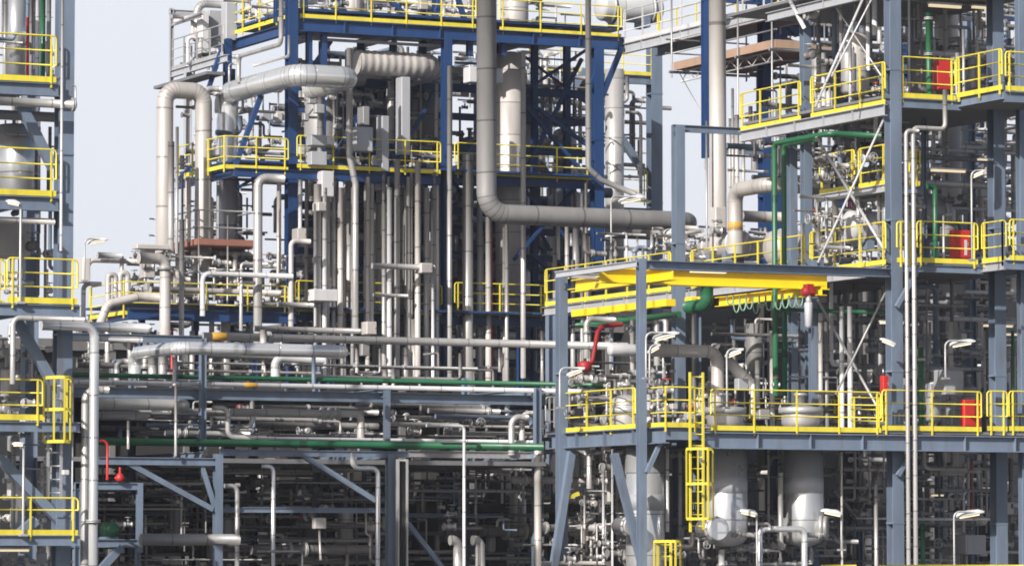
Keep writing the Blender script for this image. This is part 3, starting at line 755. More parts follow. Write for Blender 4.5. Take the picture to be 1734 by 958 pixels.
pipe('thin looped pipe beside the front blue column top', '430,112 d489 z60', 4.5, 'alu', VB-.3)
pipe('thin pipe posts above the silver arch, left of the blue column', '388,140 z108 x400', 4, 'alu', VB+1.5)
pipe('grey pipe bending over the skyline boxes', '333,70 z6 x400', 13, 'alu', VB+7)
pipe('angled pale pipe rising over the outrigger platform', '297,37,%f d345' % (VB+8), 7, 'white', VB+8)
# ducts & boxes (px0, px1, py0, py1, mat, dv, name, label)
for px0, px1, y0, y1, m, dv, nm, lab in (
 (545, 566, 289, 333, 'white', -1.0, 'junction_box', 'tall white box between the risers under the middle blue deck'),
 (539, 553, 342, 357, 'beige', -1.3, 'junction_box', 'small square beige box below the tall white one'),
 (531, 572, 489, 509, 'white', -1.7, 'cover_plate', 'pale rectangular plate strapped across three risers'),
 (504, 519, 386, 406, 'beige', -1.2, 'junction_box', 'small square box on the white riser beside the blue column'),
 (621, 638, 544, 566, 'beige', -1.7, 'junction_box', 'small beige box just above the long level pipe'),
 (713, 733, 445, 462, 'beige', -1.9, 'junction_box', 'branch box at the end of the level branch pipe'),
 (603, 632, 214, 256, 'pale', -.9, 'control_cabinet', 'large pale cabinet on the middle blue deck behind the railing'),
 (527, 554, 228, 246, 'pale', -.9, 'instrument_box', 'upper of two pale instrument boxes on the middle blue deck'),
 (527, 554, 256, 279, 'pale', -.9, 'instrument_box', 'lower of two pale instrument boxes on the middle blue deck'),
 (554, 567, 232, 245, 'white', -.9, 'instrument_box', 'tiny white box beside the two instrument boxes'),
 (647, 659, 196, 290, 'pale', -.6, 'hanging_duct', 'narrow square duct hanging over the middle deck railing'),
 (680, 695, 130, 262, 'pale', .1, 'hanging_duct', 'wide square duct hanging below the ribbed pipe'),
 (637, 654, 292, 322, 'grey', -.4, 'duct_boot', 'dull box where the narrow duct meets its riser'),
 (615, 626, 180, 212, 'grey', .2, 'hanging_duct', 'short grey duct above the large pale cabinet'),
 (795, 811, 113, 139, 'white', -1.9, 'sign_plate', 'blank white plate on the near side of the fat grey pipe'),
 (840, 852, 116, 140, 'white', -1.9, 'sign_plate', 'smaller blank white plate on the far side of the fat grey pipe'),
 (613, 626, 580, 602, 'grey', -1.0, 'junction_box', 'dark box hanging below the long level pipe'),
 (545, 556, 597, 645, 'steel', -1.0, 'stand_frame', 'grey-blue post box beside the pale plate risers'),
 (245, 263, 418, 470, 'beige', .2, 'equipment_tower', 'pale beige block above the low blue deck at the arch foot'),
 (232, 287, 413, 421, 'beige', 0., 'roof_plate', 'flat brown cover over the beige block at the arch foot'),
 (140, 153, 436, 478, 'beige', 1.4, 'equipment_box', 'beige box at the skyline by the third tower deck'),
 (205, 262, 490, 520, 'beige', .8, 'equipment_box', 'wide low beige skid box behind the low blue railing'),
 (354, 378, 17, 78, 'pale', 6.5, 'equipment_box', 'square grey skyline box on the outrigger platform'),
 (342, 354, 19, 90, 'white', 6.2, 'equipment_box', 'slim white skyline box on the outrigger platform'),
 (383, 402, 4, 68, 'pale', 5.2, 'equipment_box', 'tall pale box behind the climbing yellow railing'),
):
    cabinet(nm, lab, px0, px1, y0, y1, VB+dv, m, .5, nm.split('_')[-1], door=nm in ('control_cabinet', 'junction_box'))
# vessels
vessel('reactor_vessel', 'fat pale vessel behind the crossed braces and the fat grey pipe', 862, 92, 540, 46, VB+1.6, 'beige', top='flat', bot='flat')
vessel('distillation_column', 'pale column vessel beyond the blue corner column', 1041, 118, 520, 32, VB+11, 'alu', top='flat', bot='flat')
vessel('exchanger', 'dull upright vessel under the inner leg of the beige arch', 345, 330, 460, 33, VB+2.6, 'grey')
vessel('exchanger', 'dark-bottomed upright vessel below the silver arch', 392, 395, 462, 46, VB+4, 'grey')
vessel('tank', 'dark vessel behind the ribbed pipe in the shade', 715, 130, 285, 50, VB+4, 'dark', top='flat', bot='flat')
vessel('tank', 'dull beige vessel at the foot of the silver arch', 545, 150, 290, 60, VB+4.5, 'grey')
vessel('reactor_vessel', 'pale skyline vessel above the top blue deck near the column braces', 465, -60, 32, 44, VB+3.5, 'white', top='flat')
vessel('reactor_vessel', 'wide pale vessel on the top deck behind the front railing', 597, -60, 33, 36, VB+3, 'beige', top='flat')
vessel('reactor_vessel', 'slim pale vessel on the top deck near the fat grey pipe', 700, -60, 36, 24, VB+3, 'white', top='flat')
vessel('reactor_vessel', 'beige vessel on the top deck beside the fat grey pipe', 775, -60, 40, 34, VB+3, 'beige', top='flat')
vessel('reactor_vessel', 'brownish vessel just past the fat grey pipe on the top deck', 872, -60, 50, 46, VB+3.2, 'beige', top='flat')
drum('condenser', 'pale tilted drum at the skyline above the footbridge', '1020,12 x1110', 48, VB+6, 'white')
# scaffold under the arches
def scaffold(label, pathfront, v, depth, tubes, rails_, m='wood'):
    a, b = parse(pathfront, v); t = thing('scaffold', a, label, 'scaffold')
    bm = NB(); box(bm, a.x, b.x, v, v+depth, a.z-.05, a.z); obj('plank_deck', bm, m, t)
    bm = NB(); box(bm, a.x, b.x, v-.04, v-.005, a.z-.02, a.z+.18); obj('toe_board', bm, m, t)
    bm = NB(); box(bm, a.x-.04, a.x-.005, v, v+depth, a.z-.02, a.z+.18); obj('toe_board', bm, m, t)
    for px, y0, y1, dv in tubes:
        bm = NB(); tube(bm, parse('%f,%f z%f' % (px, y1, y0), v+dv), .03, 6); obj('standard', bm, 'galv', t)
    for h in rails_:
        for q in (0, depth):
            bm = NB(); tube(bm, [Vector((a.x-.2, v+q, a.z+h)), Vector((b.x+.2, v+q, a.z+h))], .027, 6); obj('ledger', bm, 'galv', t)
        for x in (a.x, b.x):
            bm = NB(); tube(bm, [Vector((x, v-.15, a.z+h)), Vector((x, v+depth+.15, a.z+h))], .027, 6); obj('transom', bm, 'galv', t)
    return t
scaffold('scaffold deck of brown planks round the feet of the arches', '336,413 x434', VB+.2, 4, ((336, 355, 560, 0), (434, 355, 430, 0), (385, 365, 560, 0), (300, 350, 470, 2.6), (470, 330, 470, 1.2)), (-.9, .55, 1.1), 'rust')
# grey-blue tower behind the blue corner
gb = Frame('grey-blue steel tower standing behind the blue corner column', 1105, VB+13, 'steel', 'steel_tower', 'steel tower')
gb.col(1108, 200, 72, VB+13, 26, face='y'); gb.col(905, 200, 72, VB+13, 18); gb.col(640, 500, 100, VB+13, 18)
gb.beam('900,118 x1110', 15, VB+13); gb.deck(640, 1112, 117, VB+13, VB+22); gb.deck(640, 1105, 345, VB+13, VB+22); gb.deck(560, 1100, 500, VB+13, VB+22)
gb.beam('900,345 x1110', 14, VB+13)
gb.brace('1020,185 f1092,295', 11, VB+12.8); gb.brace('945,190 f990,118', 11, VB+12.9); gb.brace('900,190 f985,130', 5, VB+14)
railing('yellow railing on the high deck of the tower behind the blue corner', '895,117 x1108', VB+12.9, 1.1)
railing('yellow railing on the small low deck beside the far grey-blue column', '1028,340 x1096', VB+12.6, 1.2)
pipe('pipe bent over beside the far grey-blue column', '1058,190 x1085 z330', 6, 'beige', VB+12.5)
pipe('small hooked pipe below the high far deck', '1040,172 x1062 z130', 7, 'alu', VB+12.6)
# footbridge
fb = thing('footbridge', P(1056, 80, VB), 'pale grey footbridge rising from the top blue deck towards the tall white stack', 'footbridge')
pa, pb = parse('1056,76,%f d1330' % (VB+.0), VB)
for dx in (0, 1.3):
    bm = NB(); ibeam(bm, pa+Vector((dx, 0, -.15)), pb+Vector((dx, 0, -.15)), .34, .16, stiff=1.4); obj('girder', bm, 'pale', fb)
bm = NB(); box(bm, pa.x+.08, pa.x+1.22, min(pa.y, pb.y), max(pa.y, pb.y), pa.z-.05, pa.z+.02); obj('deck', bm, 'grate', fb)
railing('white railing along the near side of the footbridge', '', VB, 1.1, 'white', pts=[pa+Vector((0, 0, .05)), pb+Vector((0, 0, .05))])
railing('cream railing along the far side of the footbridge', '', VB, 1.1, 'yellow', pts=[pa+Vector((1.3, 0, .05)), pb+Vector((1.3, 0, .05))])
lamp('skyline lamp on a thin pole beside the low blue deck', 166, 410, 36, VB-1, 143, 475, 12)
lamp('lamp on a thin pole leaning out below the fat grey pipe', 1070, 340, 46, VB-5, 1035, 440, 12)
# ================================================================ RIGHT TOWER (v = 98)
VR = 98.0
rt = Frame('big grey-blue steel process tower with yellow-railed decks full of silver vessels', 1512, VR, 'steel', 'steel_tower', 'steel tower')
rt.col(1514, 500, -60, VR, 27, face='y')
rt.col(1687, 300, -60, VR+1.2, 27, face='y'); rt.col(1730, 300, -60, VR-.2, 18, face='y')
rt.col(1365, 300, -60, VR+5.5, 19, face='y'); rt.col(1341, 350, 190, VR+7, 18, face='y'); rt.col(1418, 100, -60, VR+6.5, 17, 182)
rt.col(1548, 100, -60, VR+7, 18, 172); rt.col(1640, 100, -60, VR+9, 20); rt.col(1565, 330, 180, VR+4, 9, 440)
rt.col(1343, 600, 440, VR+4.6, 15, face='y'); rt.col(1377, 600, 440, VR+3.4, 15, face='y'); rt.col(1645, 600, 440, VR+8, 16)
rt.col(1450, 150, -60, VR+10, 16, 182); rt.col(1590, 850, 740, VR+6, 13); rt.col(1310, 850, 740, VR+7, 14); rt.col(1455, 850, 740, VR+6, 10)
# upper deck
zu = P(1500, 176, VR).z; xu = P(1500, 176, VR).x
def side(frame, px, py, px1, h, stiff=1.5, m='pale', v=VR): return frame.beam('%d,%d,%f d%d' % (px, py, v, px1), h, v, stiff=stiff, mat=m)  # left edge beams paler than the frame: sunlight put into their colour
side(rt, 1498, 176, 1255, 20); rt.beam('1518,166 x1625', 16, VR-.1); rt.beam('1625,166,%f d1700' % (VR-.1), 16, VR, stiff=1.2, mat='steel'); rt.beam('1701,155,%f x1790' % (VR-2.4), 18, VR-2.4)
rt.deck(1500, 1800, 170, VR+.1, V_at(1258, xu, zu), .08, X0=xu)
rt.deck(1628, 1800, 164, VR-2.3, VR+.1, .08, back=True)
# mid deck
zm = P(1500, 447, VR).z; xm = P(1500, 447, VR).x
side(rt, 1500, 449, 922, 17, 1.35); rt.beam('1516,446 x1664', 13, VR-.1); rt.beam('1664,446,%f d1700' % (VR-.1), 15, VR, stiff=1, mat='pale'); rt.beam('1701,440,%f x1790' % (VR-1.5), 16, VR-1.5)
rt.deck(1500, 1800, 446, VR+.1, V_at(924, xm, zm), .08, X0=xm); rt.deck(1666, 1800, 442, VR-1.4, VR+.1, .08, back=True)
rt.col(932, 700, 506, VR+24.5, 16); rt.col(1180, 560, 485, VR+12, 14)
# small intermediate deck with its own railing
rt.beam('1502,314 x1560', 12, VR+1.2); side(rt, 1500, 312, 1388, 13, 1.4, v=VR+1.2); rt.deck(1502, 1560, 320, VR+1.3, V_at(1390, P(1500, 312, VR+1.2).x, P(1500, 312, VR+1.2).z), .08, X0=P(1500, 312, VR+1.2).x)
# lower deck
rt.beam('1190,731 x1800', 28, VR-.6, stiff=1.45); rt.beam('1127,722,%f d935' % (VR-.7), 28, VR, stiff=1.6); rt.beam('1127,722 x1192', 22, VR-.7)
rt.deck(1127, 1800, 728, VR-.6, VR+10, .08)
rt.deck(1400, 1800, 962, VR-1.0, VR+8, .08); rt.beam('1385,962 x1800', 18, VR-1)
side(rt, 1498, -25, 1300, 16); rt.deck(1500, 1800, -30, VR, VR+9, .08, X0=xu); 
# canopy bay in front
cn = Frame('grey-blue open canopy frame carrying the yellow crane rails', 1085, VR, 'steel', 'canopy_frame', 'steel frame')
cn.col(1086, 600, 438, VR, 17, face='y'); cn.col(951, 600, 458, VR+5.2, 20, face='y')
cn.beam('1094,441 x1502', 15, VR, w=.35, stiff=0); cn.beam('1078,441,%f d942' % VR, 11, VR, mat='pale')
cn.beam('965,462 x1350', 9, VR+5.2, mat='pale')
for s, w, v in (('968,762 f935,975', 12, VR+5), ('1040,768 f1092,975', 12, VR+.3), ('1120,745 f1095,800', 7, VR-.2), ('1552,460 f1518,520', 7, VR-.3), ('1552,750 f1520,805', 7, VR-.3)): cn.brace(s, w, v)
pg = Frame('grey-blue goalpost frame standing alone against the sky gap', 1148, VR+10, 'steel', 'goalpost_frame', 'steel frame')
pg.col(1149, 500, 212, VR+10, 22, face='y'); pg.beam('1139,211 x1330', 12, VR+10)
# blue columns further back on the right
bt = Frame('dark blue steel frame behind the tall white stack', 1297, VR+20, 'blue', 'steel_structure', 'steel structure')
bt.col(1195, 100, -60, VR+20, 15, 268, face='y')
for px, w in ((1296, 25), (1430, 20), (1540, 20), (1660, 20)): bt.col(px, 150, -60, VR+20, w, 455, face='y'); bt.col(px, 150, 456, VR+20, w*1.2, mat='shade_dark')
bt.col(1321, 400, 300, VR+19, 26, 455, face='y')
bt.beam('1190,-20 x1760', 22, VR+20); bt.beam('1225,250 x1760', 10, VR+20, mat='steel'); bt.beam('1290,40 x1760', 18, VR+21)
bt.deck(1300, 1760, 110, VR+20, VR+27, .1, back=True); bt.deck(1300, 1760, 290, VR+20, VR+27, .1, back=True); bt.deck(1290, 1760, -10, VR+20, VR+26, .1, back=True)
for s in ('1310,60 f1430,110', '1660,100 f1540,30', '1540,120 f1660,60'): bt.brace(s, 9, VR+20)
bt.brace('1310,20 f1350,60', 9, VR+21)
# white diagonal bracing
xb = thing('cross_bracing', P(1440, 320, VR+.3), 'long white diagonal cross bracing on the face of the big tower, mid storey', 'bracing')
def rod(t, s, w, v, m='white'):
    pts = parse(s, v); bm = NB(); tube(bm, pts, w*.4/pxm(pts[0]), 8); return obj('rod', bm, m, t)
rod(xb, '1503,188 f1385,445', 5.5, VR+.2); rod(xb, '1382,232 f1502,430', 6.5, VR+.45)
xb2 = thing('cross_bracing', P(1440, 600, VR+1), 'white diagonal cross bracing above the lower yellow deck', 'bracing')
rod(xb2, '1385,508 f1493,702', 6, VR+1.2, 'galv'); rod(xb2, '1502,490 f1415,668', 5, VR+.95, 'galv')
xb3 = thing('cross_bracing', P(1440, 60, VR+1), 'white diagonal cross bracing at the top of the big tower', 'bracing')
rod(xb3, '1474,-30 f1380,182', 6, VR+.4); rod(xb3, '1486,-20 f1408,130', 4, VR+.7); rod(xb3, '1400,-10 f1500,140', 3, VR+3); 
pb_ = thing('diagonal_brace', P(1360, 40, VR+4), 'thick white diagonal brace leaning on the tower at the top edge', 'bracing'); rod(pb_, '1326,-20 f1362,48', 9, VR+4.8)
# railings
railing('yellow railing of the upper deck nearest the white stack', '', VR, 1.15, pts=parse('1359,192,%f d1254' % 104, VR)) if False else None
up_pts = parse('1500,176,%f d1253' % VR, VR)
def along(pts, pxa, pxb):
    a = pts[0]; return [Vector((a.x, V_at(pxa, a.x, a.z), a.z)), Vector((a.x, V_at(pxb, a.x, a.z), a.z))]
railing('yellow railing of the upper deck nearest the stack', '', VR, 1.1, pts=along(up_pts, 1356, 1254))
railing('yellow railing of the upper deck between tower post and corner column', '', VR, 1.15, pts=along(up_pts, 1499, 1373))
railing('yellow railing before the green standpipe and upper red cabinet', '1522,165 x1618', VR-.1, 1.12)
railing('yellow railing climbing outwards beside the upper red cabinet', '', VR, 1.1, pts=parse('1620,166,%f d1697' % (VR-.1), VR))
railing('yellow railing of the upper balcony at the picture edge', '1703,153 x1790', VR-2.4, 1.05)
md_pts = parse('1500,447,%f d922' % VR, VR)
railing('yellow railing of the long mid deck beside the corner column', '', VR, 1.15, pts=along(md_pts, 1500, 1372))
railing('yellow railing of the long mid deck below the two green standpipes', '', VR, 1.1, pts=along(md_pts, 1363, 1170))
railing('yellow railing at the far end of the long mid deck above the canopy', '', VR, 1.15, pts=along(md_pts, 1136, 923))
railing('short rounded yellow railing panel beside the corner column on the mid deck', '1519,444 x1548', VR-.6, 1.1)
railing('yellow railing before the middle red cabinet', '1553,444 x1656', VR-.15, 1.12)
railing('yellow railing of the mid balcony turning outwards', '', VR, 1.1, pts=parse('1663,446,%f d1698 x1704' % (VR-.1), VR))
railing('yellow railing of the mid balcony at the picture edge', '1710,440 x1790', VR-1.5, 1.1)
railing('small yellow railing on the intermediate deck behind the white cross bracing, outer', '', VR, 1.1, pts=along(parse('1500,312,%f d1388' % (VR+1.2), VR), 1447, 1388))
railing('small yellow railing on the intermediate deck behind the white cross bracing, inner', '', VR, 1.1, pts=along(parse('1500,312,%f d1388' % (VR+1.2), VR), 1500, 1454))
railing('yellow gate panel standing on the intermediate deck', '1540,314 x1558', VR+1.3, 1.0)
railing('yellow railing on the lower deck between the canopy posts', '', VR, 1.08, pts=along(parse('1127,722,%f d950' % (VR-.8), VR), 1076, 954))
railing('yellow railing round the corner of the lower deck beside the caged ladder', '', VR, 1.05, pts=parse('1088,725,%f v%f x1184' % (V_at(1088, P(1127, 722, VR-.8).x, P(1127, 722, VR-.8).z), VR-.8), VR))
railing('long yellow railing along the lower deck before the round vessel tops', '1204,728 x1492', VR-.65, 1.08)
railing('yellow railing on the lower deck before the green pipe and lowest red cabinet', '1494,728 x1662', VR-.65, 1.08, ends=True)
railing('short yellow railing on the lower deck at the picture edge', '1672,729 x1706', VR-.65, 1.08)
railing('last yellow railing stub on the lower deck at the picture edge', '1709,729 x1790', VR-.65, 1.08)
railing('yellow railing top of the deck just below the frame beside the vessels', '1392,976 x1450', VR-1, .3, rails=1, toe=False)
railing('yellow railing top of the ground deck at the bottom edge near the corner column', '1490,976 x1760', VR-1, .3, rails=1, toe=False)
railing('small yellow stair rail cluster at the middle of the lower deck', '1440,735 x1495', VR+.6, 1.0)
railing('yellow inner railing behind the capped vessel tops', '1270,728 x1420', VR+5.5, .9)
railing('grey railing at the far back corner of the canopy deck', '924,738 x945', VR+8, 1.1, 'galv')
ladder('tall yellow caged ladder climbing past the lower deck', 1180, 630, 900, 22, VR-1.0, 'yellow', (760, 878))
ladder('small yellow caged ladder head at the bottom edge', 1125, 914, 990, 22, VR-.6, 'yellow', (916, 990))
ladder('white ladder standing inside the tower beside the corner column', 1492, 285, 440, 8, VR+2.2, 'galv')
# red cabinets
for lab, a in (('upper red fire cabinet behind the deck railing near the green standpipe', (1587, 1613, 102, 152, VR+.5)), ('middle red fire cabinet with a pale emblem panel on its door', (1615, 1644, 389, 438, VR+.7)), ('lowest red fire cabinet on the lower deck', (1633, 1662, 676, 722, VR+.6))):
    o = cabinet('fire_cabinet', lab, *a, 'red', .24, 'fire cabinet', group='red fire cabinets on the decks')
o = [x for x in bpy.data.objects if x.name.startswith('fire_cabinet')][1]
a = P(1634, 432, VR+.66); k = 1/pxm(a); bm = NB(); box(bm, a.x, a.x+5*k, VR+.672, VR+.684, a.z, a.z+26*k); obj('emblem_panel', bm, 'lamp', o)
cabinet('extinguisher_case', 'slim red extinguisher case on the corner column', 1496, 1505, 635, 664, VR-.4, 'red', .2, 'extinguisher')
# green pipework
pipe('front green standpipe bending over between grey posts', '1313,670 z243 d1404 x1490', 9.5, 'green', VR+3.6, name='green_pipe', bend=1.2, spacing=6)
pipe('rear green standpipe bending over between grey posts', '1329,670 z246 d1380', 9, 'green', VR+3.9, name='green_pipe', bend=1.2, spacing=6)
pipe('fat green elbow hanging under the crane rail', '1197,480 z516 d1165', 22, 'green', VR+5.4, name='green_pipe', bend=.6, spacing=6)
pipe('level green pipe behind the white cross bracing under the mid deck', '1320,524 x1500', 7, 'green', VR+3, name='green_pipe')
pipe('green standpipe with a flared top near the upper red cabinet', '1573,163 z22', 10, 'green', VR+.4, name='green_pipe', flanges=((0, .5), (0, .93)))
pipe('green standpipe near the middle red cabinet', '1584,444 z316 x1570', 9, 'green', VR+.5, name='green_pipe', bend=.6)
pipe('green standpipe beside the lamp above the lower deck', '1560,726 z588', 10, 'green', VR+.6, name='green_pipe', flanges=((0, .85),))
pipe('thin green standpipe far down between the tower posts', '1563,975 z885', 8, 'green', VR+2.2, name='green_pipe')
pipe('narrow green riser at the picture edge by the thick column', '1716,740 z560', 6, 'green', VR+3, name='green_pipe')
pipe('slim green pipe running back below the yellow guard blocks', '1150,532,%f d978' % (VR+8.4), 11, 'green', VR+8.4, name='green_pipe', spacing=6)
# crane rails
def craneb(label, s, h, v, w=.3, name='crane_rail'):
    a, b = parse(s, v)[:2]; H = h/pxm(a); bm = NB(); ibeam(bm, a-Vector((0, 0, H/2)), b-Vector((0, 0, H/2)), H, w); return obj(name, bm, 'crane', None, label, 'crane rail')
craneb('upper yellow crane rail lying across under the canopy beam', '1015,453 x1400', 26, VR+2.6)
craneb('yellow crane rail running back from the canopy front to its sunlit end', '1140,452,%f d975' % (VR+.9), 22, VR)
craneb('sunlit yellow crane runway below the canopy with a red hoist at its end', '1392,483,%f d1218' % (VR+1.6), 17, VR)
for i, (x0, x1) in enumerate(((975, 996), (1001, 1018), (1023, 1043), (1048, 1066), (1071, 1090), (1095, 1112), (1117, 1136))):
    a = P(1136, 505, VR+9); pts = [Vector((a.x, V_at(x, a.x, a.z), a.z)) for x in (x1, x0)]
    bm = NB(); bar(bm, pts[0]-Vector((0, 0, .12)), pts[1]-Vector((0, 0, .12)), .3, .2); obj('yellow_block', bm, 'crane', None, 'yellow guard block in a row under the long mid deck edge', 'guard block', 'yellow guard blocks under the mid deck')
for i, (x0, x1) in enumerate(((1170, 1180), (1183, 1190))):
    cabinet('yellow_block', 'yellow block tucked beside the fat green elbow', x0, x1, 502, 516, VR+7, 'crane', .4, 'guard block', 'yellow blocks by the green elbow', door=False)
hs = thing('hoist', P(1370, 500, VR+1.8), 'red hoist hanging below the crane runway with a grey chain bag', 'hoist')
c = P(1369, 494, VR+1.8); k = 1/pxm(c)
bm = NB(); lathe(bm, c-Vector((12*k, 0, 0)), [(5*k, 0), (8*k, 2*k), (8*k, 20*k), (6*k, 24*k)], 16, Vector((1, 0, 0))); obj('motor', bm, 'shaded_red', hs)
bm = NB(); box(bm, c.x-6*k, c.x+6*k, c.y-8*k, c.y+8*k, c.z-2*k, c.z+13*k); obj('trolley', bm, 'shaded_red', hs)
bm = NB(); tube(bm, [c, c-Vector((0, 0, 18*k))], 5*k, 10); tb = obj('chain_guide', bm, 'galv', hs)
bm = NB(); lathe(bm, c-Vector((0, 0, 62*k)), [(3*k, 0), (6*k, 5*k), (7.5*k, 42*k), (6*k, 44*k)], 14); obj('chain_bag', bm, 'pale', hs)
fe = thing('festoon_cable', P(1265, 520, VR+3), 'pale green festoon cable hanging in loops below the crane runway', 'cable')
for i, x in enumerate((1236, 1247, 1258, 1269, 1280, 1291, 1302, 1318, 1330, 1342, 1354)):
    v = VR+4.4-.23*i; a = P(x, 500, v); k = 1/pxm(a); dp = (22, 34, 26, 30, 33, 26, 30, 24, 28, 22, 26)[i]
    bm = NB(); tube(bm, [a+Vector((5.5*k*math.sin(q*.5), 0, -dp*k*math.sin(q*.5*1)**.7 if 0 < q < 2*math.pi else 0)) if False else a+Vector((6*k*math.cos(math.pi-q), 0, -dp*k*math.sin(q)**.6*(.7+.3*((i*7)%5)/4))) for q in [math.pi*j/8+1e-4 for j in range(8)]]+[a+Vector((6*k, 0, 0))], .019, 6, .5); obj('loop', bm, 'cable', fe)
rh = thing('red_hose', P(985, 640, VR+4), 'sagging red hose hanging from the deck edge inside the canopy', 'hose')
bm = NB(); tube(bm, [P(1052, 549, VR+6), P(1020, 552, VR+5.5), P(1012, 562, VR+5.3), P(1007, 590, VR+5.1), P(1003, 612, VR+5), P(990, 624, VR+5), P(975, 634, VR+5)], 4/pxm(P(1000, 600, VR+5)), 10, 1.2); obj('hose', bm, 'shaded_red', rh)
bm = NB(); lathe(bm, P(990, 620, VR+5)-Vector((0, 0, .15)), [(.08, 0), (.2, .05), (.2, .25), (.08, .3)], 12); obj('coupling', bm, 'shaded_red', rh)
# tall white stack and pipes at the sky gap
pipe('tall white stack pipe rising past the footbridge out of the picture', '1216,425 z-60', 29, 'beige', VR+13, name='stack', cat='stack', spacing=3.2, n=24)
cabinet('pipe_clamp', 'square sleeve clamped on the foot of the tall white stack', 1212, 1230, 350, 385, VR+12.2, 'beige', .4, 'clamp', door=False)
pipe('thin conduit standing on the near side of the tall white stack', '1197,420 z205', 4, 'galv', VR+12.7)
pipe('thick beige pipe rising and bending over beside the green standpipes', '1245,430 z322 d1300 x1400', 26, 'beige', VR+11, bend=.8, bands=((0, .38, .22, 'orange'),))
pipe('second thick beige pipe joining from behind the bent one', '1256,366 x1335', 19, 'beige', VR+12.5)
pipe('thin pipe linking the sky-gap lamp to the stack foot', '1140,398 d1190', 7, 'beige', VR+15)
pipe('grey pipe elbow lying behind the mid deck near the stack', '1125,420 x1215', 12, 'beige', VR+16)
for i, (x, y0, y1, w) in enumerate(((1241, 150, 330, 5), (1248, 195, 330, 8), (1259, 215, 330, 6), (1236, 200, 320, 4))):
    pipe(['thinnest pale pipe between stack and blue column', 'pale pipe between stack and blue column, thickest of four', 'third pale pipe between stack and blue column', 'pale pipe closest to the stack'][i], '%d,%d z%d' % (x, y1, y0), w, 'beige', VR+15)
pipe('grey-blue level pipe joining stack and blue column', '1230,247 x1292', 10, 'steel', VR+14)
pipe('thin level pipe joining the stack to the blue column lower down', '1232,288 x1300', 5, 'galv', VR+15)
# scaffold at the top right
sc = thing('scaffold', P(1310, 80, VR+16), 'scaffold platform with brown edge boards beside the tall white stack', 'scaffold')
a = P(1312, 78, VR+16); vf = V_at(1142, a.x, a.z)
bm = NB(); box(bm, a.x, a.x+2.6, a.y, vf, a.z-.05, a.z); obj('plank_deck', bm, 'rust', sc)
for z0, m in ((.0, 'wood'), (.95, 'galv'), (.5, 'galv')):
    bm = NB()
    if m == 'wood': box(bm, a.x-.04, a.x-.003, a.y, vf, a.z-.06, a.z+.2); obj('edge_board', bm, m, sc)
    else: tube(bm, [Vector((a.x-.05, a.y-.2, a.z+z0)), Vector((a.x-.05, vf+.2, a.z+z0))], .028, 6); obj('ledger', bm, 'galv', sc)
    bm = NB(); box(bm, a.x, a.x+2.6, a.y-.04, a.y-.003, a.z-.06, a.z+.2) if m == 'wood' else tube(bm, [Vector((a.x-.3, vf+.05, a.z+z0)), Vector((a.x+2.8, vf+.05, a.z+z0))], .028, 6); obj('edge_board' if m == 'wood' else 'ledger', bm, m, sc)
for q in (0, .33, .66, 1):
    y = a.y+(vf-a.y)*q
    for x in (a.x-.1, a.x+2.68):
        bm = NB(); tube(bm, [Vector((x, y, a.z-(.3 if q == 1 else 3.5))), Vector((x, y, a.z+3))], .03, 6); obj('standard', bm, 'galv', sc)
    bm = NB(); tube(bm, [Vector((a.x-.2, y, a.z-.12)), Vector((a.x+2.8, y, a.z-.12))], .05, 6); obj('transom', bm, 'galv', sc)
bm = NB()
for z0 in (-.10, -.42): tube(bm, [Vector((a.x+.25, a.y, a.z+z0)), Vector((a.x+.25, vf, a.z+z0))], .03, 6)
n = 14
for i in range(n):
    y0 = a.y+(vf-a.y)*i/n; y1 = a.y+(vf-a.y)*(i+1)/n; tube(bm, [Vector((a.x+.25, y0, a.z-(.10 if i % 2 else .42))), Vector((a.x+.25, y1, a.z-(.42 if i % 2 else .10)))], .02, 6)
obj('lattice_girder', bm, 'galv', sc)
sw = thing('stay_wire', P(1190, 195, VR+21), 'thin dark stay wire slanting below the scaffold at the sky gap', 'wire'); rod(sw, '1147,118 f1193,198', 1.8, VR+20.8, 'galv')
# ---------------- vessels of the right tower
BN = ((.52, .42, 'pale'),)
v1 = vessel('silver_vessel', 'tall silver vessel behind the front canopy post', 1093, 752, 985, 66, VR+1.9, 'satin', top='flat', bands=BN)
v2 = vessel('silver_vessel', 'tall silver vessel with a round flanged nozzle, beside the caged ladder', 1230, 752, 925, 72, VR+.8, 'satin', top='flat', bands=BN)
v3 = vessel('silver_vessel', 'tall silver vessel near the dark bay, third from the canopy post', 1362, 752, 925, 66, VR+.8, 'satin', top='flat', bands=BN)
def channel(label, px, py, d, v, L=.8, ax=Vector((0, 1, 0)), m='silver'):
    c = P(px, py, v); r = d/2/pxm(c); bm = NB(); lathe(bm, c, [(r*.9, 0), (r, .02), (r, .10), (r*.9, .11), (r*.9, L)], 28, ax); o = obj('channel_head', bm, m, None, label, 'vessel head')
    bm = NB(); lathe(bm, c+ax*.12, [(r*.98, 0), (r*1.08, .01), (r*1.08, .09), (r*.98, .1)], 28, ax); fl_ = obj('flange', bm, 'galv', o)
    for q in range(12):
        bm = NB(); lathe(bm, c+ax*.10+Vector((math.cos(q*math.pi/6), 0, math.sin(q*math.pi/6)))*r*1.02 if abs(ax.y) > .5 else c, [(.025, 0), (.025, .16)], 6, ax); obj('bolt', bm, 'dark', fl_)
    return o
channel('bright round blank cover facing out of the ladder-side silver vessel', 1217, 895, 40, VR-.3)
channel('dark round nozzle cover on the third silver vessel', 1402, 893, 40, VR+.3, 1.2, Vector((-.8, .6, 0)), 'grey')
channel('dull round nozzle low on the vessel behind the canopy post', 1072, 890, 34, VR+1.0, m='grey')
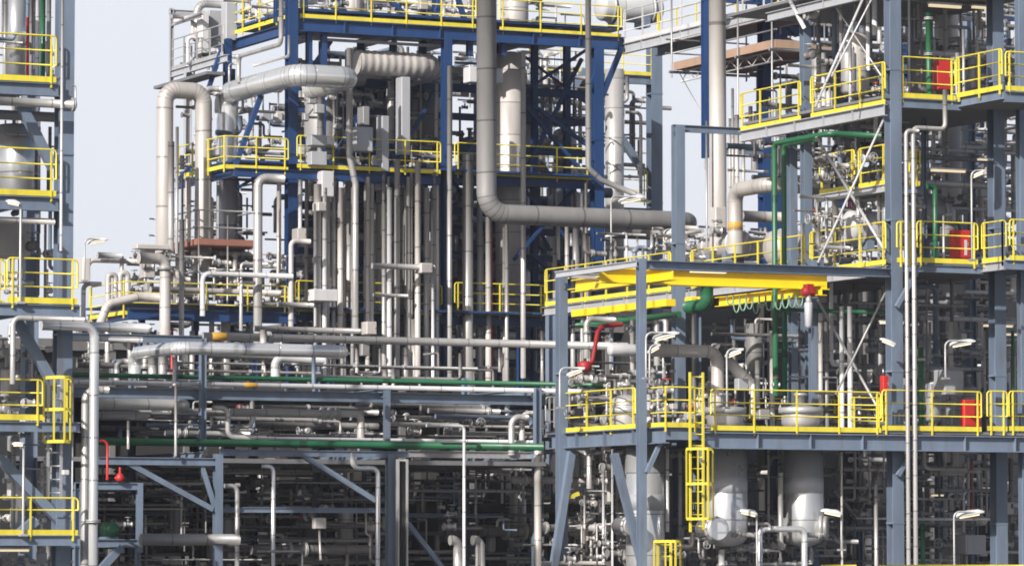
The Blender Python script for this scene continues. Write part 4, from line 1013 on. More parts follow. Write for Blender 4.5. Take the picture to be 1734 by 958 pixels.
for px, w, lab in ((1228, 62, 'capped vessel top on the lower deck behind the caged ladder'), (1356, 66, 'capped vessel top on the lower deck near the white cross bracing'), (1060, 52, 'capped vessel top on the lower deck between canopy posts')):
    o = vessel('vessel_top', lab, px, 684 if px > 1100 else 668, 731, w, VR+2.6, 'alu', cat='vessel top')
    b = P(px, 700, VR+2.6); r = w/2/pxm(b); bm = NB(); lathe(bm, b, [(r, 0), (r*1.15, .01), (r*1.15, .08), (r*1.15, .16), (r, .17)], 26); obj('flange', bm, 'galv', o)
pipe('bridge pipe linking the ladder-side vessel to the third one', '1253,958 z912', 11, 'silver', VR+.4, pts=parse('1286,975 z895 x1362 z975', VR-.2), bend=1.0)
pipe('short nozzle pipe beside the bright round cover', '1240,905 x1285', 9, 'alu', VR-.1, flanges=((0, .2),))
pipe('short nozzle pipe on the third vessel', '1366,905 x1392', 9, 'alu', VR-.1, flanges=((0, .8),))
pipe('drain pipe below the bright round cover', '1222,975 z930', 11, 'silver', VR+.6, flanges=((0, .4),))
pipe('low level silver pipe between the vessels', '1290,954 x1370', 7, 'silver', VR+1.2, flanges=((0, .3), (0, .7)))
pipe('thin level pipe above the bridge pipe', '1268,886 x1304 z897', 5, 'galv', VR-.3)
drum('condenser', 'pale beige drum lying behind the mid deck railing and white bracing', '1440,385 x1530', 58, VR+3.6, 'white')
drum('condenser', 'pale drum end standing behind the middle red cabinet', '1535,360 x1595', 60, VR+5, 'grey')
drum('exchanger', 'pale rounded vessel lying at the foot of the tall white stack', '1200,420,%f d1255' % (VR+14), 44, VR+14, 'beige')
drum('exchanger', 'rounded pale vessel end behind the green standpipes', '1250,418 x1345', 34, VR+12, 'beige')
drum('exchanger', 'white vessel on the mid deck behind the thick post beside the green pipes', '1310,420 x1400', 60, VR+8, 'beige')
vessel('silver_vessel', 'big upright vessel behind the upper red cabinet', 1603, -40, 90, 40, VR+6, 'alu', bot='dome'); vessel('silver_vessel', 'slim pale vessel below the upper deck in the shade', 1612, 205, 440, 32, VR+7, 'beige', top='flat', bot='flat')
vessel('silver_vessel', 'pale vessel behind the white bracing at the top of the tower', 1450, 55, 165, 44, VR+4, 'beige')
vessel('hopper', 'dark hopper with a tapered foot under the mid deck', 1278, 548, 640, 30, VR+5, 'dark', top='flat', bot='cone', cat='hopper')
pipe('fat dull duct running under the canopy and dropping behind the lamps', '1082,592 x1215 z700', 22, 'beige', VR+4.2, bend=.9)
drum('rounded_pipe_end', 'white rounded pipe end catching the sun inside the canopy', '1034,592 x1078', 21, VR+4.1, 'white', saddles=False, flanges=False, cat='pipe end')
pipe('slanting dark duct behind the short lamp under the mid deck', '1212,590 f1270,650', 20, 'dark', VR+6)
pipe('level dark pipe under the mid deck leading to the hopper', '1205,565 x1360', 6, 'dark', VR+4.5)
# upright pipes of the right tower
for px, y0, y1, w, m, dv, lab in (
 (1308, 560, 726, 9, 'beige', 4.2, 'beige riser just beside the front green standpipe'), (1390, 530, 726, 8, 'beige', 3.2, 'pale riser beside the second inner post'), (1400, 545, 726, 8, 'grey', 4.5, 'dull riser close to the pale one by the inner post'),
 (1426, 519, 726, 8, 'white', 2.2, 'white riser crossing behind the upper arm of the bracing'), (1440, 519, 726, 9, 'white', 2.0, 'bright white riser at the crossing of the white bracing'), (1464, 600, 726, 10, 'dark', 5, 'brown riser in the dark bay behind the bracing'),
 (1209, 620, 690, 20, 'dark', 6, 'dark fat riser behind the caged ladder'), (1283, 610, 690, 9, 'alu', 4, 'pale pipe below the hopper foot'), (1175, 530, 660, 7, 'dark', 6, 'dark riser beside the goalpost leg'),
 (1130, 760, 900, 7, 'white', 1.6, 'white cranked pipe between the first two silver vessels'), (1152, 765, 930, 6, 'alu', 2.4, 'grey pipe between the first two silver vessels'), (1322, 800, 930, 9, 'alu', .4, 'silver nozzle pipe in the gap between the vessels'), (1302, 760, 975, 4, 'beige', 3.0, 'thin pipe in the dark gap between the vessels'),
 (1426, 765, 975, 4, 'beige', .4, 'thin riser on the near side of the dark bay'), (1484, 820, 975, 7, 'alu', .6, 'pale riser just beside the lower corner column'), (1448, 762, 820, 5, 'beige', 2, 'short hanging pipe in the dark bay'), (1497, 760, 830, 4, 'alu', 1.2, 'thin hanging pipe by the corner column'),
 (1640, 770, 880, 5, 'beige', 2.6, 'thin upright pipe under the lower deck, next to a rusty one'), (1646, 775, 880, 6, 'rust', 2.9, 'rusty upright pipe under the lower deck'), (1662, 800, 880, 5, 'alu', 2.4, 'bright thin pipe right of the rusty one under the lower deck'),
 (1610, 545, 630, 9, 'beige', 3, 'beige pipe dropping to the grey machine box'), (1612, 470, 560, 6, 'dark', 5, 'thin dark pipe under the mid deck'), (1575, 545, 640, 5, 'grey', 4, 'slim grey pipe in the shade right of the twin pipes'), (1668, 560, 700, 4, 'grey', 3, 'slim grey pipe before the thick column'),
 (1470, -40, 120, 7, 'white', 3.2, 'white riser high behind the bracing'), (1481, -40, 60, 9, 'white', 2.6, 'thick white riser at the top beside the corner column'), (1440, 65, 170, 6, 'galv', 2, 'grey post high behind the bracing'), (1395, 90, 180, 8, 'white', 4, 'stubby white pipe behind the upper railing'),
 (1423, 215, 330, 9, 'steel', 4, 'grey-blue hanger below the upper deck, outer'), (1452, 205, 250, 9, 'steel', 3.5, 'grey-blue hanger below the upper deck, inner'), (1483, 190, 235, 8, 'white', 1.5, 'white pipe end below the upper deck'),
 (1540, -40, 160, 4, 'galv', .6, 'thin conduit beside the corner column top'), (1561, -40, 160, 4, 'dark', 3, 'thin dark pipe near the green standpipe'), (1632, 50, 160, 5, 'galv', .5, 'slim pole behind the climbing railing'), (1622, 90, 160, 8, 'white', 1.5, 'white post behind the climbing railing'),
 (1415, 340, 445, 12, 'grey', 3, 'grey pipe with a cap behind the mid railing'), (1400, 345, 445, 6, 'alu', 2.6, 'thin pale pipe behind the mid railing'), (1360, 378, 445, 6, 'white', 4.6, 'white post on the mid deck near the thick post'), (1457, 395, 446, 7, 'white', 2.4, 'white drum support behind the bracing'), (1598, 365, 442, 4, 'white', .6, 'thin white pole by the middle red cabinet'),
 (1700, 780, 975, 7, 'beige', 4, 'dull pipe between the two thick columns'), (1600, 760, 790, 6, 'beige', 2, 'short hanging pipe under the strip light'),
):
    pipe(lab, '%d,%d z%d' % (px, y1, y0), w, m, VR+dv, name='riser_pipe', spacing=1.4)
pipe('inner of two pale pipes down the tower face, bent under the upper red cabinet', '1600,152 z219 x1546 z975', 8, 'alu', VR-.7, bend=1.2)
pipe('twin pale pipe down the face of the tower, outer one nearest the corner column', '1555,222 x1534 z975', 7, 'alu', VR-.75, bend=1.2)
pipe('U-bent pipe hanging under the lower deck', '1565,760 z793 x1637', 7, 'beige', VR+2)
pipe('level pipe under the lower deck far back', '1535,844 x1645', 4, 'beige', VR+3)
pipe('level grey pipe lower under the lower deck', '1530,878 x1680', 6, 'alu', VR+1.5)
pipe('fat level pipe at the foot of the tower bay', '1530,923 x1610', 11, 'beige', VR+4)
pipe('fat pipe lying under the upper deck', '1565,310 x1680', 12, 'alu', VR+4); pipe('dark level pipe below the upper deck', '1560,266 x1700', 9, 'dark', VR+5)
pipe('level pipe crossing the dark bay high up', '1380,665 x1500', 4, 'alu', VR+3); pipe('grey level pipe across the dark bay', '1420,825 x1500', 5, 'beige', VR+3); pipe('lower grey level pipe across the dark bay', '1450,877 x1500', 4, 'alu', VR+1)
pipe('dark diagonal pipe in the bay behind the third vessel', '1410,830 f1460,885', 7, 'dark', VR+2); pipe('second dark diagonal pipe in the bay behind the third vessel', '1485,800 f1450,880', 6, 'dark', VR+2.4)
cabinet('machine_box', 'grey machine box hanging below the lamps above the lower deck', 1600, 1632, 625, 668, VR+2.4, 'pale', .6, 'machine box'); cabinet('machine_box', 'grey angular box low between the tower posts', 1636, 1670, 905, 938, VR+2.4, 'pale', .6, 'machine box')
cabinet('junction_box', 'small red-brown box under the mid deck by the corner column', 1440, 1450, 690, 700, VR+3, 'rust', .3, 'box', door=False)
# beige pipework under the canopy deck
pipe('sunlit beige pipe leading under the canopy deck', '868,812 x1036', 13, 'beige', VR+6.5, flanges=((0, .12), (0, .2), (0, .28)))
pipe('dull beige pipe standing just outside the far canopy post', '911,975 z778', 13, 'beige', VR+6, bands=((0, .82, .9, 'beige'),))
pipe('lower sunlit beige pipe behind the slanted canopy brace', '912,893 x1036', 13, 'beige', VR+7, flanges=((0, .1), (0, .75)))
pipe('lowest beige pipe along the foot of the canopy', '915,953 x1036', 8, 'beige', VR+5, flanges=((0, .4),)); pipe('thin pipe along the canopy foot', '885,922 x990', 4, 'alu', VR+6)
pipe('beige pipe beside the slanted brace', '950,890 z755', 9, 'beige', VR+5.6); pipe('thin pipe standing in the canopy bay, nearer the vessel', '1022,955 z800', 5, 'white', VR+4); pipe('thin pipe standing in the canopy bay, middle', '990,920 z838', 4, 'beige', VR+4.4); pipe('white pipe standing close before the first silver vessel', '1037,975 z760', 4, 'white', VR+2)
yb = obj('handle_bar', (lambda bm: (bar(bm, P(962, 842, VR+5), P(980, 835, VR+5), .1, .1), bm)[1])(NB()), 'yellow', None, 'small yellow bar slanting in the dark canopy bay', 'lever')
# lamps
for lab, px, py, L, dv, pp, py1, tl, fl in (
 ('long lamp leaning up beside the front canopy post', 1128, 571, 46, -1.2, 1094, 640, 14, False), ('short lamp on a pole above the caged ladder', 1244, 599, 34, -.2, 1231, 690, 22, False), ('lamp clipped to the corner column above the lower deck', 1503, 580, 30, -.8, None, None, -22, True),
 ('lamp on a pole over the grey machine box', 1630, 583, 44, -.4, 1601, 640, 10, False), ('lamp over the bright round vessel cover', 1266, 869, 34, -.4, 1282, 975, -14, True), ('lamp hanging near the third silver vessel', 1408, 869, 38, -.2, 1425, 930, -12, True),
 ('lamp on a pole low between the thick tower posts', 1643, 872, 48, -.4, 1616, 960, 10, False), ('lamp on a tall pole before the mid deck balcony', 1656, 296, 26, -1.8, 1646, 440, 24, False), ('lamp peeping out behind the far canopy post', 975, 631, 34, 3.6, 948, 690, 22, False), ('second lamp below the long one at the front canopy post', 1108, 592, 26, 1.6, 1100, 650, 30, False),
 ('lamp head beside the stack foot on the long mid deck', 1131, 398, 22, 17, 1124, 440, 50, False)):
    lamp(lab, px, py, L, VR+dv, pp, py1, tl, fl)
for lab, s, w, dv in (('strip light under the canopy front beam', '1168,459 x1230', 6, 1.2), ('strip light under the deck above the green standpipe', '1572,9 x1628', 7, 2), ('second strip light beside the top thick column', '1645,12 x1690', 6, 3), ('strip light below the upper deck over the middle cabinet', '1576,288 x1635', 6, 2), ('strip light under the upper deck by the corner column', '1472,192 x1500', 4, 1), ('strip light under the lower deck by the corner column', '1550,755 x1607', 6, .4), ('faint strip light deep under the lower deck', '1577,838 x1598', 4, 3.4), ('strip light under the mid deck beside the corner column', '1490,546 x1530', 5, 2.4), ('strip light far under the mid deck by the thick column', '1665,551 x1715', 5, 3), ('faint strip light under the mid deck by the edge column', '1702,566 x1722', 4, 4), ('strip light behind the upper deck over the grey fat pipe', '1655,270 x1700', 4, 3)):
    strip_light(lab, s, w, VR+dv)
# ================================================================ SETTING, CLUTTER, LIGHT
bm = NB(); box(bm, -1500, 1500, -400, 2600, -.5, 0); obj('ground', bm, 'gravel', None, 'dark gravel ground of the plant', None, None, 'structure')
# added far halls: dark backdrop shutting out sky at the level of the low decks
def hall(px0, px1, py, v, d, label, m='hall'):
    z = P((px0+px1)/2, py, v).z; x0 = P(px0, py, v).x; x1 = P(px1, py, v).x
    t = thing('backdrop_hall', Vector(((x0+x1)/2, v, 0)), label, 'building', 'added backdrop halls behind the racks')
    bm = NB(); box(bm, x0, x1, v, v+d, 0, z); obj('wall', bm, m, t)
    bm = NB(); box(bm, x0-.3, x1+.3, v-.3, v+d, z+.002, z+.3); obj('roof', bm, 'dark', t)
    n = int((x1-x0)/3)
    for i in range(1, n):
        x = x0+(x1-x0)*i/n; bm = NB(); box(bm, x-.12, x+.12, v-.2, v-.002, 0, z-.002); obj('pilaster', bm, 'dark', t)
hall(-200, 560, 592, 172, 20, 'added dark backdrop hall far behind the pipe rack')
hall(560, 1250, 560, 160, 20, 'added dark backdrop hall behind the blue structure and canopy')
hall(-420, 122, 588, 104, 22, 'dark low process hall behind the foot of the tower by the open sky')  # added to block the sun coming into the rack bays from the left
hall(1240, 2100, 470, 150, 20, 'added dark backdrop hall behind the big grey-blue tower')
tb_ = thing('table_deck', P(500, 800, 130), 'added dark table deck shutting out the sky behind the pipe rack bays', 'concrete deck')  # slabs added to close off the sky and darken the bays' background
for py, v0, v1 in ((660, VK+8, 160), (850, VK+8, 160)):
    z = P(500, py, VK+8).z; x0 = P(-60, py, VK+8).x; x1 = P(1040, py, VK+8).x
    bm = NB(); box(bm, x0, x1, v0, v1, z-.25, z); obj('slab', bm, 'shade_dark', tb_)
    for i in range(9):
        x = x0+(x1-x0)*(i+.5)/9
        if py == 850: bm = NB(); box(bm, x-.3, x+.3, VK+9, VK+9.6, 0, z-.252); obj('pier', bm, 'shade_dark', tb_)
        else: bm = NB(); box(bm, x-.25, x+.25, VK+9, VK+9.5, P(500, 850, VK+8).z+.002, z-.252); obj('pier', bm, 'shade_dark', tb_)
CL = []
def rpick(ws): return rng.choices([w for w, _ in ws], [k for _, k in ws])[0]
MATS = [('dark', 3), ('grey', 3), ('beige', 3), ('alu', 3), ('white', .6), ('steel', 1)]
DK = [('dark', 4), ('grey', 3), ('steel', 2), ('beige', 2), ('alu', 1.5)]  # pipe mix weighted dark, putting the shade of deep bays into colour
def clutter(zone, px0, px1, py0, py1, v0, v1, n, vert=.55, wmin=3, wmax=11, hor=.7, mats=MATS, lmin=.15, lmax=.6):
    """individual pipes, bent and straight, filling the room between px0..px1, rows py0..py1 and depth v0..v1"""
    for i in range(int(n*1.35)):
        px = rng.uniform(px0, px1); py = rng.uniform(py0, py1); v = rng.uniform(v0, v1); w = wmin+(wmax-wmin)*rng.random()**2
        H = (py1-py0); Wd = (px1-px0); m = rpick(mats); q = rng.random()
        if q < vert:
            a = max(py0, py-H*rng.uniform(lmin, lmax)/1.5); b = min(py1, py+H*rng.uniform(lmin, lmax)/1.5)
            s = '%f,%f z%f' % (px, b, a)
            if rng.random() < .4: s += ' x%f' % (px+rng.choice((-1, 1))*rng.uniform(12, 50))
            elif rng.random() < .3: s += ' n%f' % rng.uniform(.8, 2)
            if rng.random() < .25: s = '%f,%f x%f z%f' % (px+rng.choice((-1, 1))*rng.uniform(12, 60), b, px, a)
            nm, ph = ('riser_pipe', 'upright')
        else:
            L = Wd*rng.uniform(lmin*.6, lmax*.8)
            a = max(px0, px-L/2); b = min(px1, px+L/2); s = '%f,%f x%f' % (a, py, b); r = rng.random()
            if r < .35: s += ' z%f' % (py+rng.choice((-1, 1))*rng.uniform(10, 40))
            elif r < .55: s += ' z%f x%f' % (py+rng.choice((-1, 1))*rng.uniform(8, 25), b+rng.uniform(15, 40))
            nm, ph = ('level_pipe', 'level')
        fl = [(0, rng.uniform(.1, .9)) for _ in range(rng.choice((0, 0, 1, 2)))] if w > 4 else []
        try: o = pipe(ph+' pipe in the tangle '+zone, s, w, m, v, nm, ph+' pipes in the tangle '+zone, 'pipe', 1.1, fl, n=8 if w < 8 else 12)
        except Exception as e: continue
        CL.append(o)
VP = {}
def valve_mesh(s):
    if s in VP: return VP[s]
    bm = NB(); k = .16*s
    lathe(bm, Vector((-k*1.5, 0, 0)), [(k*.45, 0), (k*1.0, .01), (k*1.0, k*.3), (k*.5, k*.35), (k*.75, k*1.2), (k*.75, k*1.8), (k*.5, k*2.65), (k*1.0, k*2.7), (k*1.0, k*3)], 12, Vector((1, 0, 0)))
    me = bpy.data.meshes.new('valve_body'); bm.to_mesh(me); bm.free(); VP[s] = me
    bm = NB(); lathe(bm, Vector((0, 0, k*.65)), [(k*.35, 0), (k*.35, k*.7), (k*.6, k*.75), (k*.6, k*1.0), (k*.15, k*1.05), (k*.15, k*2.1)], 10); me2 = bpy.data.meshes.new('bonnet'); bm.to_mesh(me2); bm.free()
    bm = NB(); pts = [Vector((k*1.1*math.cos(t), k*1.1*math.sin(t), k*2.6)) for t in [2*math.pi*j/14 for j in range(15)]]; tube(bm, pts, k*.14, 6, .01, caps=False)
    bar(bm, pts[0], pts[7], k*.15, k*.15); bar(bm, pts[3], pts[10], k*.15, k*.15)
    me3 = bpy.data.meshes.new('handwheel'); bm.to_mesh(me3); bm.free(); VP[s] = (me, me2, me3); return VP[s]
def valves(zone, px0, px1, py0, py1, v0, v1, n, hot=.25):
    for i in range(n):
        s = rng.choice((.45, .6, .75)); a, b, c = valve_mesh(s); p = P(rng.uniform(px0, px1), rng.uniform(py0, py1), rng.uniform(v0, v1))
        m = rng.choice(('beige', 'grey', 'galv', 'dark', 'dark')); wm = 'red' if rng.random() < hot*.25 else 'galv'
        t = thing('valve', p, 'small flanged valve with a handwheel '+zone, 'valve', 'valves '+zone); t.rotation_euler = (rng.choice((0, 0, R(90), R(-90))), 0, rng.choice((0, R(90), R(180))))
        for nm, me, mm in (('body', a, m), ('bonnet', b, m), ('handwheel', c, wm)):
            me_ = me.copy(); me_.materials.append(M[mm]); o_ = link(bpy.data.objects.new(nm, me_)); o_.parent = o if nm == 'handwheel' else t; o = o_
        CL.append(t)
def boxes(zone, px0, px1, py0, py1, v0, v1, n, ms=('pale', 'white', 'beige', 'galv')):
    for i in range(n):
        px = rng.uniform(px0, px1); py = rng.uniform(py0, py1); w = rng.uniform(7, 18); h = rng.uniform(8, 24); m = rng.choice(ms)
        CL.append(cabinet('instrument_box', 'small instrument box '+zone, px, px+w, py, py+h, rng.uniform(v0, v1), m, .25, 'box', 'instrument boxes '+zone, door=False))
def pots(zone, px0, px1, py0, py1, v0, v1, n, wmin=14, wmax=32):
    for i in range(n):
        px = rng.uniform(px0, px1); py = rng.uniform(py0, py1); w = rng.uniform(wmin, wmax); h = w*rng.uniform(1.4, 3)
        CL.append(vessel('small_vessel', 'small upright vessel standing '+zone, px, py-h, py, w, rng.uniform(v0, v1), rng.choice(('grey', 'grey', 'alu', 'dark')), 'small vessels '+zone, cat='vessel'))
# -- left tower interior
z = 'inside the tower by the open sky'
for y0, y1 in ((-20, 130), (160, 325), (350, 505), (545, 705), (735, 900), (925, 960)):
    clutter(z, -10, 92, y0, y1, VL+1.5, VL+8, 11, .6, 3, 9, lmax=.9)
valves(z, 0, 90, 360, 960, VL+1, VL+4, 26); boxes(z, 0, 85, 740, 950, VL+1.5, VL+4, 5); pots(z, 0, 85, 850, 900, VL+2, VL+5, 2)
pots(z, 0, 85, 650, 705, VL+2, VL+5, 3)
# -- behind the skyline deck and low blue deck
z = 'on the low blue deck'
clutter(z, 215, 490, 425, 520, VB, VB+4, 46, .62, 4, 12, mats=[('beige', 5), ('alu', 3), ('grey', 2), ('white', 1)], lmax=.5); valves(z, 225, 480, 430, 515, VB, VB+3, 30, .4); boxes(z, 230, 470, 430, 500, VB+.5, VB+3, 10); pots(z, 230, 480, 500, 520, VB+.8, VB+3, 8, 14, 26)
# -- under the low blue deck
z = 'between blue deck and rack'
clutter(z, 130, 480, 545, 640, VB, VB+10, 46, .5, 4, 12); valves(z, 140, 480, 560, 640, VB, VB+6, 22)
# -- arches
z = 'around the feet of the great arches'
clutter(z, 298, 490, 150, 285, VB+1.5, VB+6, 34, .55, 3, 10, lmax=.5); valves(z, 305, 480, 190, 280, VB+1, VB+5, 18, .5); boxes(z, 300, 480, 180, 270, VB+2, VB+5, 6)
clutter(z, 310, 490, 305, 405, VB+2.5, VB+7, 22, .8, 3, 12, lmax=.9)
# -- middle of the blue structure
z = 'deep in the blue structure'
clutter(z, 500, 750, 95, 285, VB+2, VB+7, 60, .55, 3, 12, lmax=.6); valves(z, 505, 745, 160, 282, VB+.8, VB+5, 26); boxes(z, 505, 740, 150, 270, VB+1, VB+4, 10)
clutter(z, 500, 1000, 305, 525, VB+3, VB+8, 80, .75, 4, 14, lmax=.8); clutter(z, 500, 1000, 540, 645, VB+2, VB+12, 60, .65, 4, 12, lmax=.9)
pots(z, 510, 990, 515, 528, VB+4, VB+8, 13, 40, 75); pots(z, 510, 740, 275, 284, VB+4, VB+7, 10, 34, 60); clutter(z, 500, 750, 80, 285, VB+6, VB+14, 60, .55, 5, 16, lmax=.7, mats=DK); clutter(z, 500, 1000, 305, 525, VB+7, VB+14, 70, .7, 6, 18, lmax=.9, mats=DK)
z = 'behind the crossed blue braces'
clutter(z, 770, 1000, 90, 295, VB+5, VB+12, 70, .5, 3, 11, lmax=.6); valves(z, 780, 1000, 130, 290, VB+4, VB+9, 24); pots(z, 780, 1000, 280, 296, VB+4, VB+8, 5, 20, 40); clutter(z, 890, 1100, 130, 300, VB+14, VB+21, 40, .55, 3, 11, lmax=.6)
z = 'on top of the blue structure'
boxes(z, 510, 800, -5, 20, VB+1, VB+5, 8); clutter(z, 505, 810, -30, 34, VB+1, VB+6, 56, .75, 3, 10, mats=[('beige', 4), ('white', 3), ('alu', 3)], lmax=.9); clutter(z, 400, 500, -20, 40, VB+2, VB+7, 12, .7, 3, 9, mats=[('beige', 4), ('white', 3), ('alu', 3)]); clutter(z, 850, 1000, 0, 55, VB+2, VB+6, 9, .5, 3, 8, mats=[('beige', 4), ('white', 3), ('alu', 3)]); valves(z, 510, 800, 0, 30, VB+1, VB+5, 12)
z = 'on the outrigger platform at the skyline'
clutter(z, 305, 380, 30, 118, VB+6.5, VB+9.5, 16, .6, 3, 8, mats=[('white', 3), ('beige', 3), ('alu', 2)], lmax=.6); valves(z, 320, 380, 60, 115, VB+6, VB+8, 6)
# -- rack
z = 'on the pipe rack'
clutter(z, 170, 900, 680, 742, VK+1.5, VK+6, 60, .42, 4, 11, lmax=.5); valves(z, 180, 900, 690, 740, VK+1, VK+5, 24, .5)
clutter(z, 170, 900, 590, 655, VK+8, VK+14, 24, .7, 4, 10)
z = 'in the dark bays under the rack'
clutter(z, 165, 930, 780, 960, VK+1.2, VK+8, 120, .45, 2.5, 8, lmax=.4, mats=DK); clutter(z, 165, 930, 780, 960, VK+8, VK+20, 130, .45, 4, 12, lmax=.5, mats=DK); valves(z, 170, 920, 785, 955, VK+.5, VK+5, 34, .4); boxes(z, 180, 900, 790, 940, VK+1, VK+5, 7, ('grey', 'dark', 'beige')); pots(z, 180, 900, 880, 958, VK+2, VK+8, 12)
# -- canopy bay
z = 'in the canopy bay'
clutter(z, 965, 1075, 765, 958, VR+4, VR+12, 40, .5, 3, 10, lmax=.5, mats=[('beige', 5), ('alu', 3), ('dark', 3), ('grey', 2)]); valves(z, 940, 1080, 770, 955, VR+3, VR+8, 30, .3); clutter(z, 960, 1300, 540, 725, VR+6, VR+20, 70, .6, 3, 11, lmax=.5); valves(z, 960, 1300, 640, 725, VR+2.5, VR+8, 36, .4); boxes(z, 970, 1300, 640, 720, VR+3, VR+7, 8)
z = 'between the silver vessels'
clutter(z, 1110, 1430, 760, 960, VR+3.5, VR+12, 50, .55, 3, 10, lmax=.5); valves(z, 1120, 1430, 870, 958, VR+.6, VR+4, 40, .5); clutter(z, 1120, 1430, 900, 960, VR+.8, VR+3, 24, .5, 3, 8, lmax=.5)
# -- lower dark bay
z = 'in the dark bay beneath the lower deck'
clutter(z, 1430, 1740, 765, 960, VR+2, VR+12, 70, .5, 3, 9, lmax=.5); valves(z, 1430, 1730, 780, 958, VR+2, VR+8, 34, .3); boxes(z, 1540, 1720, 800, 940, VR+3, VR+6, 6)
z = 'between lower and mid decks of the big tower'
clutter(z, 1300, 1740, 470, 725, VR+4, VR+14, 100, .6, 3, 11, lmax=.6); valves(z, 1300, 1730, 560, 725, VR+2, VR+9, 40, .3); boxes(z, 1400, 1720, 560, 710, VR+3, VR+7, 8); pots(z, 1540, 1720, 690, 726, VR+3, VR+7, 7)
z = 'between mid and upper decks of the big tower'
clutter(z, 1370, 1740, 190, 440, VR+5, VR+13, 90, .5, 3, 11, lmax=.5); valves(z, 1380, 1730, 330, 440, VR+3, VR+8, 34, .3); boxes(z, 1380, 1720, 210, 420, VR+4, VR+8, 8); pots(z, 1380, 1720, 425, 444, VR+3, VR+7, 8); clutter(z, 1385, 1510, 195, 300, VR+3, VR+8, 36, .5, 3, 9, lmax=.6); valves(z, 1385, 1510, 240, 320, VR+2, VR+5, 16, .2); clutter(z, 1380, 1510, 335, 445, VR+2, VR+6, 34, .6, 3, 9, lmax=.5)
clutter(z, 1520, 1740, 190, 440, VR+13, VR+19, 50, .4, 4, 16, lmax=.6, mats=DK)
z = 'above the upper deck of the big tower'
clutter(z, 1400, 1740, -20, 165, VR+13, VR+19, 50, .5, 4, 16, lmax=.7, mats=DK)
clutter(z, 1380, 1740, -20, 165, VR+3, VR+12, 100, .6, 3, 10, lmax=.6); valves(z, 1370, 1730, 80, 165, VR+2, VR+7, 40, .3); pots(z, 1380, 1720, 150, 172, VR+2.5, VR+7, 9); boxes(z, 1380, 1720, 60, 150, VR+3, VR+7, 8)
z = 'behind the blue frame by the stack'
clutter(z, 1270, 1740, -20, 290, VR+21, VR+26, 60, .5, 4, 12, lmax=.5); clutter(z, 1270, 1420, 130, 300, VR+13, VR+18, 22, .6, 3, 10, lmax=.5); pots(z, 1310, 1730, 270, 290, VR+21, VR+25, 6, 24, 50); pots(z, 1310, 1730, 90, 110, VR+21, VR+25, 6, 24, 50)
z = 'on the long mid deck near the stack'
clutter(z, 1110, 1360, 385, 440, VR+13, VR+20, 30, .5, 4, 10, mats=[('beige', 5), ('alu', 3), ('white', 2)], lmax=.4); valves(z, 1120, 1350, 390, 435, VR+12, VR+18, 24, .2); clutter(z, 930, 1120, 395, 470, VR+22, VR+26, 14, .8, 4, 9)

# ---------------------------------------------------------------- haze
hm = bpy.data.materials.new('haze'); hm.use_nodes = True; hn = hm.node_tree; hn.nodes.clear()
ho = hn.nodes.new('ShaderNodeOutputMaterial'); hp = hn.nodes.new('ShaderNodeVolumePrincipled'); hn.links.new(hp.outputs[0], ho.inputs['Volume'])
hp.inputs['Color'].default_value = (.86, .90, 1, 1); hp.inputs['Density'].default_value = .00025; hp.inputs['Anisotropy'].default_value = .2
M['haze'] = hm
bm = NB(); box(bm, -1502, 1502, -402, 2602, -1.5, 48); obj('haze', bm, 'haze', None, 'thin pale haze in the air over the plant', None, None, 'stuff')
# ---------------------------------------------------------------- light and sky
HAZE = 12.7; SUN_E = R(30); PHI = R(32)
d = Vector((-math.cos(PHI), -math.sin(PHI), 0))
d = d*math.cos(SUN_E) + Vector((0, 0, math.sin(SUN_E)))
sl = bpy.data.lights.new('sun', 'SUN'); sl.energy = 4.7; sl.angle = R(.53); sl.color = (1, .955, .88)
so = bpy.data.objects.new('sun', sl); link(so); so.rotation_euler = d.to_track_quat('Z', 'Y').to_euler(); so.location = (0, 0, 60)
w = bpy.data.worlds.new('World'); S.world = w; w.use_nodes = True; nt = w.node_tree
bg = nt.nodes['Background']; sk = nt.nodes.new('ShaderNodeTexSky'); sk.sky_type = 'NISHITA'; sk.sun_disc = False
sk.sun_elevation = SUN_E; sk.sun_rotation = math.atan2(d.x, d.y); sk.air_density = 1.0; sk.dust_density = 4.0; sk.ozone_density = 1.5; sk.altitude = 0
# hazy white sky near the horizon (by direction), Nishita above it
tc = nt.nodes.new('ShaderNodeTexCoord'); sx = nt.nodes.new('ShaderNodeSeparateXYZ'); nt.links.new(tc.outputs['Generated'], sx.inputs[0])
rp = nt.nodes.new('ShaderNodeMapRange'); rp.inputs['From Min'].default_value = .135; rp.inputs['From Max'].default_value = .24; rp.inputs['To Min'].default_value = 1; rp.inputs['To Max'].default_value = 0
nt.links.new(sx.outputs[2], rp.inputs['Value'])
mx = nt.nodes.new('ShaderNodeMix'); mx.data_type = 'RGBA'; nt.links.new(rp.outputs[0], mx.inputs['Factor'])
sv = nt.nodes.new('ShaderNodeVectorMath'); sv.operation = 'SCALE'; sv.inputs['Scale'].default_value = 1.3; nt.links.new(sk.outputs[0], sv.inputs[0]); nt.links.new(sv.outputs[0], mx.inputs[6]); mx.inputs[7].default_value = (HAZE*.965, HAZE*1.0, HAZE*1.09, 1)
nt.links.new(mx.outputs[2], bg.inputs[0]); bg.inputs[1].default_value = .05
S.view_settings.view_transform = 'Standard'; S.view_settings.look = 'None'; S.view_settings.exposure = 0.46; S.view_settings.gamma = 1
cd = bpy.data.cameras.new('camera'); co = bpy.data.objects.new('camera', cd); link(co); co.location = CAM
cd.sensor_width = 36; cd.sensor_fit = 'HORIZONTAL'; cd.lens = F/1734*36; cd.clip_end = 6000; cd.clip_start = 1
co.rotation_euler = Matrix((RT, UP, -FW)).transposed().to_euler(); S.camera = co
